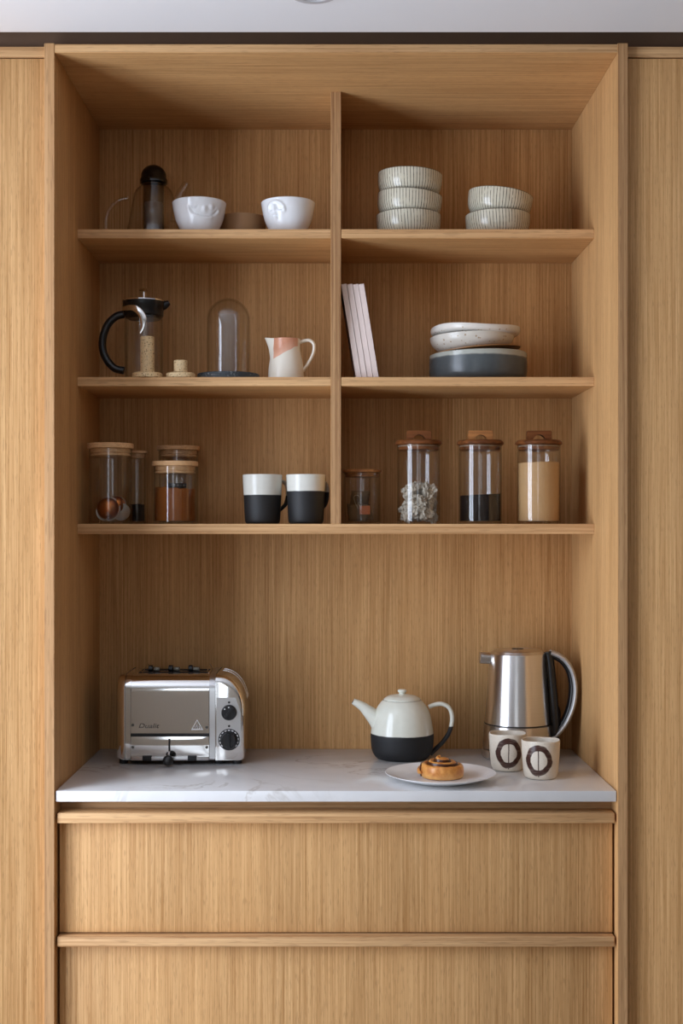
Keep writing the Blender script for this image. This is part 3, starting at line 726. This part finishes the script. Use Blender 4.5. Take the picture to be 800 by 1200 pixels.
zz0 = ZS3+.0055+.0065; topz = Z(572, dj)
tries = 0
while tries < 6000 and n_l < 64:
    tries += 1
    a = rnd.random()*2*PI; rad = (rk-.0120)*math.sqrt(rnd.random()); z = zz0+rnd.random()*(topz-zz0)
    edge = rad*math.cos(a)/rk
    p = Vector((jx+rad*math.cos(a), dj+rad*math.sin(a), z))
    if all((p-q).length > .0112 for q in placed):
        placed.append(p)
        o = bpy.data.objects.new('dried_piece', lm[n_l % 5]); sc.collection.objects.link(o); o.location = p
        o.rotation_euler = (rnd.random()*6, rnd.random()*6, rnd.random()*6)
        tag(o, 'pale grey crumpled dried piece in the left tall jar', 'dried food', 'pale grey dried pieces in the tall jar'); n_l += 1
# ---------------------------------------------------------------- toaster
d = .255
TX = X(210, d)
tx = lambda px_: X(px_, d)-TX
tz = lambda py_: Z(py_, d)-ZCT
to = thing('toaster', 'polished chrome toaster with two black dials at the left of the worktop', 'toaster', (TX, d, ZCT))
TD = .168; zb0 = tz(891); ztp = .178
def yz_profile(inset=0.0, yshift=0.0, r=.032, n=8, zbot=None, ztop=None, y0=0., y1=None):
    y1 = TD if y1 is None else y1; zt_ = (ztop or ztp)-inset; zb_ = (zb0 if zbot is None else zbot)+min(inset, .004)
    a, b = y0+inset, y1-inset; rr_ = max(.006, r-inset*.5); pts = []
    pts += [(a+.003, zb_), (a, zb_+.003)]
    lean = .006
    pts += [(a+lean*.0, zb_+(zt_-rr_-zb_)*.5), (a, zt_-rr_)]
    pts += [(a+rr_-rr_*math.cos(q*PI/2/n), zt_-rr_+rr_*math.sin(q*PI/2/n)) for q in range(1, n+1)]
    pts += [(b-rr_+rr_*math.sin(q*PI/2/n), zt_-rr_+rr_*math.cos(q*PI/2/n)) for q in range(0, n+1)]
    pts += [(b, zb_+.003), (b-.003, zb_)]
    return pts
def xsec(x, pts): return [(x, a, b) for a, b in pts]
# main body core
bm = bmesh.new(); loft(bm, [xsec(tx(152), yz_profile(.0015)), xsec(tx(246), yz_profile(.0015))])
body = link('body_shell', bm, CHROME, to, None, True, 35)
# left end casting with rounded outer side
bm = bmesh.new(); xl0 = tx(135.5); xl1 = tx(153)
rings = []
rb = tx(146)-xl0
for q in range(0, 9):
    a = q/8*PI/2
    rings.append(xsec(xl0+rb*(1-math.cos(a)), yz_profile(rb*(1-math.sin(a))*.75)))
rings.append(xsec(xl1, yz_profile(0)))
loft(bm, rings); link('end_casting', bm, CHROME, to, None, True, 40)
# seam lines
for px_ in (146.2, 252.2):
    bm = bmesh.new(); loft(bm, [xsec(tx(px_)-.0004, yz_profile(-.0003)), xsec(tx(px_)+.0004, yz_profile(-.0003))]); link('seam', bm, BLACKM, to, None, True, 35)
# right post
bm = bmesh.new(); loft(bm, [xsec(tx(245), yz_profile(0)), xsec(tx(252.2), yz_profile(0))]); link('end_post', bm, SATIN, to, None, True, 35)
# control housing: XZ outline with big round shoulder, lofted in Y with a rounded front edge
xh0, xh1 = tx(252.4), tx(286.5)
def xz(inset, n=12):
    Rr = .052-inset; zt_ = ztp-.0005-inset; x1_ = xh1-inset*.45; zb_ = zb0
    p = [(xh0, zb_), (x1_-.004, zb_), (x1_, zb_+.004)]
    # shoulder as an ellipse
    ax_ = min(x1_-xh0-.002, .050); az_ = .066-inset*.6
    p += [(x1_-ax_+ax_*math.cos(q*PI/2/n), zt_-az_+az_*math.sin(q*PI/2/n)) for q in range(0, n+1)]
    p += [(xh0, zt_)]
    return p
rings = []
rf = .017
for q in range(0, 8):
    a = q/7*PI/2; ins = rf*(1-math.sin(a)); yy = rf*(1-math.cos(a)); rings.append([(a_, yy, b_) for a_, b_ in xz(ins)])
for q in range(0, 8):
    a = q/7*PI/2; ins = rf*(1-math.cos(a)); yy = TD-rf+rf*math.sin(a); rings.append([(a_, yy, b_) for a_, b_ in xz(ins)])
bm = bmesh.new(); loft(bm, rings); link('control_housing', bm, CHROME, to, None, True, 40)
# control plate
pl = [(tx(253.6), tz(874)), (tx(281.5), tz(874)), (tx(282.2), tz(862)), (tx(282), tz(836)), (tx(279.5), tz(827)), (tx(276), tz(817.5)), (tx(253.6), tz(817.5))]
bm = prism_bm(pl, -.0012, .001); link('control_plate', bm, SATIN, to, None, False)
def dial(px_, py_, rr_, ring):
    c = Vector((tx(px_), 0, tz(py_)))
    if ring:
        r0 = cyl('dial_ring', (c.x, -.0012, c.z), (0, -1, 0), R(12.6, d), .002, BLACK, to, 48, .0004)
        bm = bmesh.new()
        for i in range(13):
            a0 = math.radians(-125+i*20-90+180) ; 
            q = math.radians(90+130-i*21.6)
            hw = math.radians(6.5); ro, ri_ = R(11.6, d), R(10.4, d)
            vs4 = [bm.verts.new((c.x+rq*math.cos(q+s__), -.0036, c.z+rq*math.sin(q+s__))) for rq, s__ in ((ri_, -hw), (ro, -hw), (ro, hw), (ri_, hw))]
            vs5 = [bm.verts.new((v.co.x, -.0031, v.co.z)) for v in vs4]
            bm.faces.new(vs4); bm.faces.new(vs5[::-1])
            for u_ in range(4): bm.faces.new((vs4[u_], vs5[u_], vs5[(u_+1) % 4], vs4[(u_+1) % 4]))
        link('dial_scale', bm, WHITEPRINT, r0)
    k_ = cyl('dial', (c.x, -.0030 if ring else -.0012, c.z), (0, -1, 0), rr_, .010, BLACK, to, 40, .0012, rr_*.94)
    bm = bmesh.new(); y0 = -.0185 if ring else -.0165
    bx(bm, -.0028, .0028, y0, y0+.007, -rr_*.86, rr_*.86)
    bmesh.ops.bevel(bm, geom=bm.edges[:], offset=.0008, segments=2, affect='EDGES')
    bm.transform(Matrix.Translation(c) @ Matrix.Rotation(math.radians(38 if not ring else 2), 4, 'Y'))
    link('grip', bm, BLACK, k_, None, True, 40)
    if not ring:
        bm = bmesh.new()
        for a in (135, 90, 48):
            q = math.radians(a); m_ = (c.x+rr_*.72*math.cos(q), -.0114, c.z+rr_*.72*math.sin(q)); bx(bm, m_[0]-.0013, m_[0]+.0013, m_[1]-.0003, m_[1]+.0003, m_[2]-.0012, m_[2]+.0012)
        link('dial_marks', bm, WHITEPRINT, k_)
dial(268.4, 834.8, R(9.2, d), False); dial(268.4, 866.5, R(9.0, d), True)
for py_ in (823, 850.7): cyl('indicator_dot', (tx(268.4), -.0011, tz(py_)), (0, -1, 0), .0022, .0012, BLACKM, to, 20)
# front panels
bm = bmesh.new(); nx_ = 24; nz_ = 14
def front_sheet(x0_, x1_, z0_, z1_, bulge, name, ytop=0):
    bm = bmesh.new(); g = []
    for i in range(nz_+1):
        v_ = i/nz_; row = []
        for j in range(nx_+1):
            u_ = j/nx_
            y_ = -.0012-bulge*(4*u_*(1-u_))**.5*(4*v_*(1-v_))**.5*.6-bulge*.2*math.sin(v_*PI)
            row.append(bm.verts.new((x0_+(x1_-x0_)*u_, y_, z0_+(z1_-z0_)*v_)))
        g.append(row)
    for i in range(nz_):
        for j in range(nx_): bm.faces.new((g[i][j], g[i][j+1], g[i+1][j+1], g[i+1][j]))
    ret = bmesh.ops.extrude_face_region(bm, geom=bm.faces[:])
    for v_ in [e for e in ret['geom'] if isinstance(e, bmesh.types.BMVert)]: v_.co.y = .0008
    return link(name, bm, CHROME, to, None, True, 40)
front_sheet(tx(153.4), tx(244.8), tz(859.3), ztp-.031, .0003, 'front_panel')
box('slot_recess', tx(153.2), tx(245), -.0008, .0005, tz(863), tz(859.3), BLACKM, to)
front_sheet(tx(153.4), tx(244.8), tz(885.6), tz(863.2), .0012, 'lower_panel')
box('crumb_tray', tx(153.6), tx(244.6), -.0022, .0, tz(891), tz(887), SATIN, to, .0004)
for a, b in ((167, 177.5), (220, 230.4)): box('tray_catch', tx(a), tx(b), -.0032, .0005, tz(891.5), tz(885.5), BLACKM, to, .0004)
box('lever_slot', tx(197.6), tx(199.6), -.0040, .0006, tz(881), tz(865.5), BLACKM, to)
lv = tube('lever', [(tx(198.6), -.002, tz(880)), (tx(198.6), -.014, tz(884)), (tx(198.6), -.022, tz(887))], .0018, CHROME, to, segs=12)
bm = bmesh.new(); bmesh.ops.create_uvsphere(bm, u_segments=24, v_segments=16, radius=.0105)
bm.transform(Matrix.Translation((tx(198.6), -.0245, tz(889.0)+.0005)) @ Matrix.Scale(.75, 4, (0, 1, 0))); link('lever_knob', bm, BLACK, lv, None, True)
for px_, py_ in ((155.6, 849.5), (155.8, 875.5), (242.3, 875.5), (242.3, 852)):
    s__ = cyl('screw', (tx(px_), -.0012, tz(py_)), (0, -1, 0), .0029, .0018, plain('screw_steel', lin(120, 118, 114), .3, 1), to, 20, .0005)
    bm = bmesh.new(); bx(bm, tx(px_)-.0018, tx(px_)+.0018, -.0031, -.0026, tz(py_)-.0003, tz(py_)+.0003); bx(bm, tx(px_)-.0003, tx(px_)+.0003, -.0031, -.0026, tz(py_)-.0018, tz(py_)+.0018)
    link('cross_slot', bm, BLACKM, s__)
for px_ in (143, 255, 277): cyl('foot', (tx(px_), .022, .0004), (0, 0, 1), .009, tz(890.5), BLACKM, to, 24)
for px_ in (143, 255): cyl('foot', (tx(px_), TD-.025, .0004), (0, 0, 1), .009, tz(890.5), BLACKM, to, 24)
for px_ in (153.1, 245.1): box('panel_seam', tx(px_)-.0004, tx(px_)+.0004, -.0006, .001, tz(890), ztp-.028, BLACKM, to)
# logo
def text_mesh(txt, size, depth):
    cu = bpy.data.curves.new('txt', 'FONT'); cu.body = txt; cu.size = size; cu.extrude = depth; cu.shear = .25; cu.resolution_u = 4
    o = bpy.data.objects.new('txt', cu); sc.collection.objects.link(o)
    dg = bpy.context.evaluated_depsgraph_get(); me = bpy.data.meshes.new_from_object(o.evaluated_get(dg))
    bpy.data.objects.remove(o); return me
me = text_mesh('Dualit', .0128, .0006)
xs = [v.co.x for v in me.vertices]; wd = max(xs)-min(xs); tgt = tx(186)-tx(162)
me.transform(Matrix.Translation((tx(162), -.0024, tz(853))) @ Matrix.Rotation(PI/2, 4, 'X') @ Matrix.Scale(tgt/wd, 4, (1, 0, 0)))
me.materials.clear(); me.materials.append(plain('embossed_lettering', lin(84, 80, 76), .4, .6))
o = bpy.data.objects.new('embossed_logo', me); sc.collection.objects.link(o); o.parent = to
# warning triangle
bm = bmesh.new(); cxx, cz_ = tx(231), tz(850); hh = .0205; ww = .0235
def tri(s__): return [(cxx-ww/2*s__, cz_-hh*.42*s__), (cxx+ww/2*s__, cz_-hh*.42*s__), (cxx, cz_+hh*.58*s__)]
A = tri(1); B = tri(.80)
for i in range(3):
    j_ = (i+1) % 3; prism_bm([A[i], A[j_], B[j_], B[i]], -.0026, -.0014, bm)
link('warning_triangle', bm, plain('pale_print', lin(225, 225, 225), .4), to)
bm = bmesh.new()
for k_ in range(3): 
    ox = cxx-.0042+k_*.0042
    pts = [(ox+.0012*math.sin(q_*1.3), -.0026, cz_-hh*.30+q_*.0016) for q_ in range(6 if k_ == 1 else 4)]
    tube_bm(pts, .0006, 6, bm=bm)
link('heat_symbol', bm, plain('pale_symbol', lin(225, 225, 225), .4), to)
# top: bread slots and guards
for k_ in range(2): box('bread_slot', tx(158), tx(240), .046+k_*.046, .072+k_*.046, ztp-.004, ztp-.0009, BLACKM, to)
for px_ in (171.5, 195.5, 219.5):
    g_ = cyl('bread_guard', (tx(px_)-.006, .074, ztp+.0045), (1, 0, 0), .0072, .009, BLACK, to, 24, .001)
    box('guard_clip', tx(px_)+.0035, tx(px_)+.017, .070, .078, ztp-.001, ztp+.0075, plain('dark_steel', lin(120, 116, 108), .35, 1), g_, .001)
for px_, sg in ((163, -1), (242, 1)):
    x_ = tx(px_); tube('guide_wire', smoothprof([(x_+sg*.000, .042, ztp-.001), (x_-sg*.004, .060, ztp+.008), (x_-sg*.004, .100, ztp+.012), (x_, .125, ztp-.001)], 5), .0008, CHROME, to, segs=8)
# right shoulder ribs at the back
for k_ in range(2):
    yy = .085+k_*.030
    pts = [(a_+.0003, yy, b_+.0003) for a_, b_ in xz(0)[4:-1]]
    tube('shoulder_rib', pts, .0006, CHROME, to, segs=8)
# ---------------------------------------------------------------- teapot
d = .335
PX = X(471, d)
px2 = lambda p: X(p, d)-PX
pz = lambda p: Z(p, d)-ZCT-E
TP = two_tone('cream_and_matte_black_glaze', pz(858.5), lin(222, 222, 208), lin(24, 24, 26), .16, .65, .0008)
tp = thing('teapot', 'round cream teapot with matte black lower half and black-tipped handle', 'teapot', (PX, d, ZCT+E))
rb_ = R(36.8, d)
o = smoothprof([(.046, 0), (.053, .002), (.0612, .015), (rb_, .036), (rb_*1.0, .050), (rb_*.965, .066), (rb_*.90, pz(838)), (rb_*.80, pz(829)), (rb_*.66, pz(822)), (.0365, pz(819.5))], 6)
lathe('pot_body', [(0, .001)]+o+[(.0345, pz(819.5))]+[(q-.0045, z-.001) for q, z in o[::-1][2:-5]]+[(0, .007)], TP, tp, segs=96)
ld = lathe('lid', smoothprof([(0, pz(820.5)), (.0350, pz(820.5)), (.0372, pz(819.6)), (.0365, pz(818.4)), (.028, pz(815.4)), (.014, pz(813.8)), (.0075, pz(813.3)), (.0062, pz(812.2)), (.0088, pz(810.3)), (.0088, pz(808.6)), (.005, pz(807.6)), (0, pz(807.5))], 4), plain('cream_glaze', lin(222, 222, 208), .16), tp)
lathe('lid_seam', [(.0362, pz(819.9)), (.0385, pz(820.0)), (.0385, pz(820.4)), (.0362, pz(820.4))], BLACKM, tp, close=True)
sp = smoothprof([(px2(447), -.002, pz(849)), (px2(440.5), -.004, pz(842)), (px2(432), -.005, pz(834)), (px2(424), -.006, pz(827)), (px2(413.5), -.007, pz(821.2))], 6)
n_ = len(sp)
tube('spout', sp, [.0265-.0205*(i/(n_-1))**.62 for i in range(n_)], TP, tp, segs=32)
tube('spout_mouth', [sp[-1], (sp[-1][0]-.0006, sp[-1][1], sp[-1][2]+.0004)], .0045, plain('dark_mouth', lin(120, 100, 80), .5), tp, segs=20)
HM = two_tone('cream_black_handle_glaze', pz(851), lin(222, 222, 208), lin(24, 24, 26), .16, .6, .0008)
hp = smoothprof([(px2(502), 0, pz(828.5)), (px2(509), 0, pz(825.8)), (px2(518), 0, pz(825)), (px2(526.5), 0, pz(830)), (px2(529.7), 0, pz(842)), (px2(526.5), 0, pz(857)), (px2(519), 0, pz(869)), (px2(511), 0, pz(877)), (px2(504), 0, pz(884))], 6)
tube('handle', hp, .0045, HM, tp, up=(0, 1, 0), flat=1.35)
# ---------------------------------------------------------------- plate and bun
d = .100
pt = thing('dinner_plate', 'flat white plate carrying a cinnamon bun at the front of the worktop', 'plate', (X(516, d), d, ZCT+E))
RP = R(65, d); hz = .0155
lathe('plate_body', [(0, .001), (.056, .001), (.058, 0), (.060, .0005), (.064, .0025), (.085, .008), (RP-.001, hz-.0015), (RP, hz-.0006), (RP-.0008, hz), (RP-.003, hz-.0004), (.085, .0098), (.070, .0060), (.060, .0052), (0, .0048)], PLATEW, pt, segs=128)
DOUGH = NT('baked_dough'); _v = DOUGH.obj(); _sx = DOUGH.n('ShaderNodeSeparateXYZ'); DOUGH.l(_v, _sx.inputs[0])
_n = DOUGH.noise(_v, 70, 4, .6)
_c = DOUGH.mix(DOUGH.rng(_n, .35, .65), lin(190, 112, 44), lin(226, 160, 84))
_c = DOUGH.mix(DOUGH.rng(_sx.outputs[2], .003, .012, .55, 0), _c, lin(240, 190, 120))
DOUGH.bsdf(_c, .38, 0, bump=_n, bstr=.4, bdist=.001, Subsurface_Weight=.08, Coat_Weight=.15, Coat_Roughness=.3); DOUGH = DOUGH.m
FILL = NT('cinnamon_filling'); _n = FILL.noise(FILL.obj(), 220, 3); FILL.bsdf(FILL.mix(_n, lin(48, 22, 10), lin(90, 46, 22)), .35, 0, bump=_n, bstr=.4, bdist=.001); FILL = FILL.m
bn = thing('cinnamon_bun', 'golden spiral cinnamon bun on the white plate', 'pastry', (X(516.3, d), d+.002, ZCT+E+.0052+.0006), (0, 0, 1.95))
RB = R(32.5, d); turns = 3.25; N = 260; pitch = .0128
def spiral(t, off=0):
    a = t*turns*2*PI; rad = .003+(RB-.0065-.003)*t+off
    return rad, a
rings = []; bm = bmesh.new()
for i in range(N+1):
    t = i/N; rad, a = spiral(t)
    h = .0400-.0195*t**.9; hw = .0056 if t > .08 else .0036+.02*t*1.2
    hw = min(hw, .0056)
    h += .0016*noise.noise(Vector((math.cos(a)*rad*60, math.sin(a)*rad*60, 3)))
    c = Vector((math.cos(a), math.sin(a), 0)); ring = []
    wob = .0012*noise.noise(Vector((a*2.1, 0, 5)))
    endt = 1 if t < .88 else math.sqrt(max(.04, 1-((t-.88)/.12)**2))*.9+.1*(t < .95)
    rad -= .005*max(0, (t-.88)/.12)**2
    for k_ in range(14):
        q = 2*PI*k_/14; cx_, cz__ = math.cos(q), math.sin(q)
        cx_ = math.copysign(abs(cx_)**.7, cx_); cz__ = math.copysign(abs(cz__)**.7, cz__)
        bulge = 1.0 + (.18 if cz__ < 0 and t > .7 else 0)*0
        p = c*(rad+wob+cx_*hw*endt*bulge); ring.append(tuple((p.x, p.y, h/2+cz__*h/2*endt)))
    rings.append(ring)
loft(bm, rings); link('dough_coil', bm, DOUGH, bn, None, True, 75)
rings = []; bm = bmesh.new()
for i in range(N+1):
    t = .04+.64*i/N; rad, a = spiral(t, .0060)
    h = (.0400-.0195*t**.9)*.92+.0005*noise.noise(Vector((a*3, 1, 1)))
    c = Vector((math.cos(a), math.sin(a), 0)); hw = .0017
    rings.append([tuple(c*(rad+cx_*hw)+Vector((0, 0, z_))) for cx_, z_ in ((-1, .002), (.2, .002), (.6, h*.9), (.2, h), (-.6, h), (-1.2, h*.9))])
loft(bm, rings); link('cinnamon_filling', bm, FILL, bn, None, True, 60)
# ---------------------------------------------------------------- cups
def cupmat():
    t = NT('cream_stoneware_brown_ring'); v = t.obj(); sx = t.n('ShaderNodeSeparateXYZ'); t.l(v, sx.inputs[0])
    x, y, z = sx.outputs
    wob = t.math('MULTIPLY', t.math('SUBTRACT', t.noise(v, 55, 2), .5), .006)
    u = t.math('DIVIDE', x, 1.0); w_ = t.math('MULTIPLY', t.math('SUBTRACT', z, .0365), .84)
    rad = t.math('ADD', t.math('SQRT', t.math('ADD', t.math('MULTIPLY', u, u), t.math('MULTIPLY', w_, w_))), wob)
    ring = t.math('MULTIPLY', t.rng(rad, .0146, .0153), t.rng(rad, .0236, .0245, 1, 0))
    ln = t.math('MULTIPLY', t.rng(t.math('ABSOLUTE', t.math('ADD', x, t.math('MULTIPLY', wob, .15))), .0007, .0012, 1, 0), t.math('MULTIPLY', t.rng(z, .005, .007), t.rng(z, .056, .058, 1, 0)))
    f = t.math('MULTIPLY', t.math('MAXIMUM', ring, ln), t.rng(y, -.004, 0, 1, 0))
    streak = t.noise(t.map(v, (60, 60, 260)), 1, 2)
    vo = t.n('ShaderNodeTexVoronoi', i_Scale=260.0); t.l(v, vo.inputs['Vector'])
    base = t.mix(t.noise(v, 45, 3), lin(196, 184, 166), lin(220, 210, 194))
    base = t.mix(t.rng(vo.outputs['Distance'], .10, .2, .45, 0), base, lin(140, 118, 92))
    c = t.mix(t.math('MULTIPLY', f, t.rng(streak, .2, .5, .8, 1)), base, lin(62, 34, 26))
    t.bsdf(c, t.rng(f, 0, 1, .4, .3), 0, bump=t.noise(v, 120, 2), bstr=.15, bdist=.0008); return t.m
CUP = cupmat()
d = .207
cu = thing('stoneware_cup', 'handleless cream cup with brown ring, standing left and further back', 'cup', (X(594.5, d), d, ZCT+E), (0, 0, math.radians(-4)), 'cream cups with a brown painted ring')
o = smoothprof([(.0245, 0), (.0285, .0015), (.0315, .010), (.0335, .030), (.0348, .050), (.0356, .0695)], 6)
lathe('cup_body', [(0, .0008)]+o+[(.0345, .0712), (.0330, .0700)]+[(q-.0032, z) for q, z in o[::-1][2:-5]]+[(0, .005)], CUP, cu, segs=80,
      fn=lambda j, a, r_, z: (r_*math.cos(a)*(1+.012*math.sin(2*a+z*30)), r_*math.sin(a)*(1-.010*math.sin(2*a)), z+(.0008*math.sin(3*a) if z > .06 else 0)))
d = .127
dup(cu, (X(633.3, d), d, ZCT+E), (0, 0, math.radians(-16)), 'handleless cream cup with brown ring, standing right and in front')
# ---------------------------------------------------------------- kettle
d = .352
KX = X(606.3, d); kx = lambda p: X(p, d)-KX; kz = lambda p: Z(p, d)-ZCT-E
ke = thing('electric_kettle', 'tall brushed steel electric kettle with black and silver loop handle', 'kettle', (KX, d, ZCT+E))
r0 = R(41.2, d)
lathe('power_base', [(0, 0), (r0-.002, 0), (r0, .002), (r0, .016), (r0-.003, .018), (0, .018)], BRUSHED, ke, segs=96)
z_sm = kz(847.5); rT = R(33.0, d); rM = R(38.6, d)
lathe('lower_band', [(0, .0185), (r0-.003, .0185), (r0-.0008, .020), (rM+.0018, z_sm-.001), (rM, z_sm), (0, z_sm)], BRUSHED, ke, segs=96)
lathe('seam_ring', [(rM-.003, z_sm), (rM+.0004, z_sm), (rM+.0002, z_sm+.0024), (rM-.003, z_sm+.0024)], BLACK, ke, close=True, segs=96)
zt = kz(764)
lathe('steel_body', [(0, z_sm+.0024), (rM-.0002, z_sm+.0024), (rM-.0006, z_sm+.004), (rT+.0004, zt-.004), (rT-.001, zt-.0012), (rT-.003, zt), (0, zt)], BRUSHED, ke, segs=96)
li = lathe('lid', [(0, zt), (rT-.004, zt), (rT-.005, zt+.002), (rT-.010, zt+.005), (0, zt+.0065)], BRUSHED, ke, segs=96)
cyl('lid_button', (0, 0, zt+.0062), (0, 0, 1), .012, .0012, BLACK, li, 32, .0004)
cyl('spout', (-rT+.006, -.004, kz(771)-.0005), (-1, -.05, .06), .0118, .027, BRUSHED, ke, 40, .001)
# handle spine on the body
sp_pts = [(rT*.90, -.020, kz(762)), (rT*.935, -.021, kz(768)), (rM*.90, -.021, kz(800)), (rM*.925, -.022, kz(830)), (rM*.945, -.022, kz(856)), (rM*.94, -.020, kz(863))]
spine = tube('handle_spine', smoothprof([(kx(640), -.012, kz(763)), (kx(642), -.013, kz(775)), (kx(644.5), -.013, kz(800)), (kx(646.5), -.013, kz(825)), (kx(648), -.013, kz(848)), (kx(647), -.013, kz(864))], 6), .0105, BLACK, ke, up=(0, 1, 0), flat=1.5, segs=24)
arc = [(643, 764), (651, 766.5), (660, 773), (668, 786), (671.5, 805), (669, 826), (661, 845), (652, 857), (645.5, 862)]
outp = smoothprof([(kx(a), -.013, kz(b)) for a, b in arc], 6)
tube('handle_shell', outp, .0060, SILVERP, ke, up=(0, 1, 0), flat=2.7, segs=24)
cen = Vector((kx(646), -.013, kz(813)))
inp = [tuple(Vector(p)+(cen-Vector(p)).normalized()*.0072) for p in outp]
tube('handle_grip', inp, .0046, BLACK, ke, up=(0, 1, 0), flat=2.4, segs=24)
bm = bmesh.new(); bx(bm, -.0095, .0095, -.007, .007, -.0022, .0022)
bmesh.ops.bevel(bm, geom=bm.edges[:], offset=.0015, segments=2, affect='EDGES')
bm.transform(Matrix.Translation((kx(657.5), -.013, kz(768.5))) @ Matrix.Rotation(math.radians(38), 4, 'Y')); link('switch', bm, BLACK, ke, None, True, 40)
tube('power_cord', smoothprof([(r0-.012, .028, .008), (kx(655), .045, .012), (kx(659), .058, kz(868)), (kx(661), .060, kz(840)), (kx(656), .060, kz(830)), (kx(650), .060, kz(833)), (kx(648), .060, kz(850))], 6), .0030, BLACK, ke, segs=12)
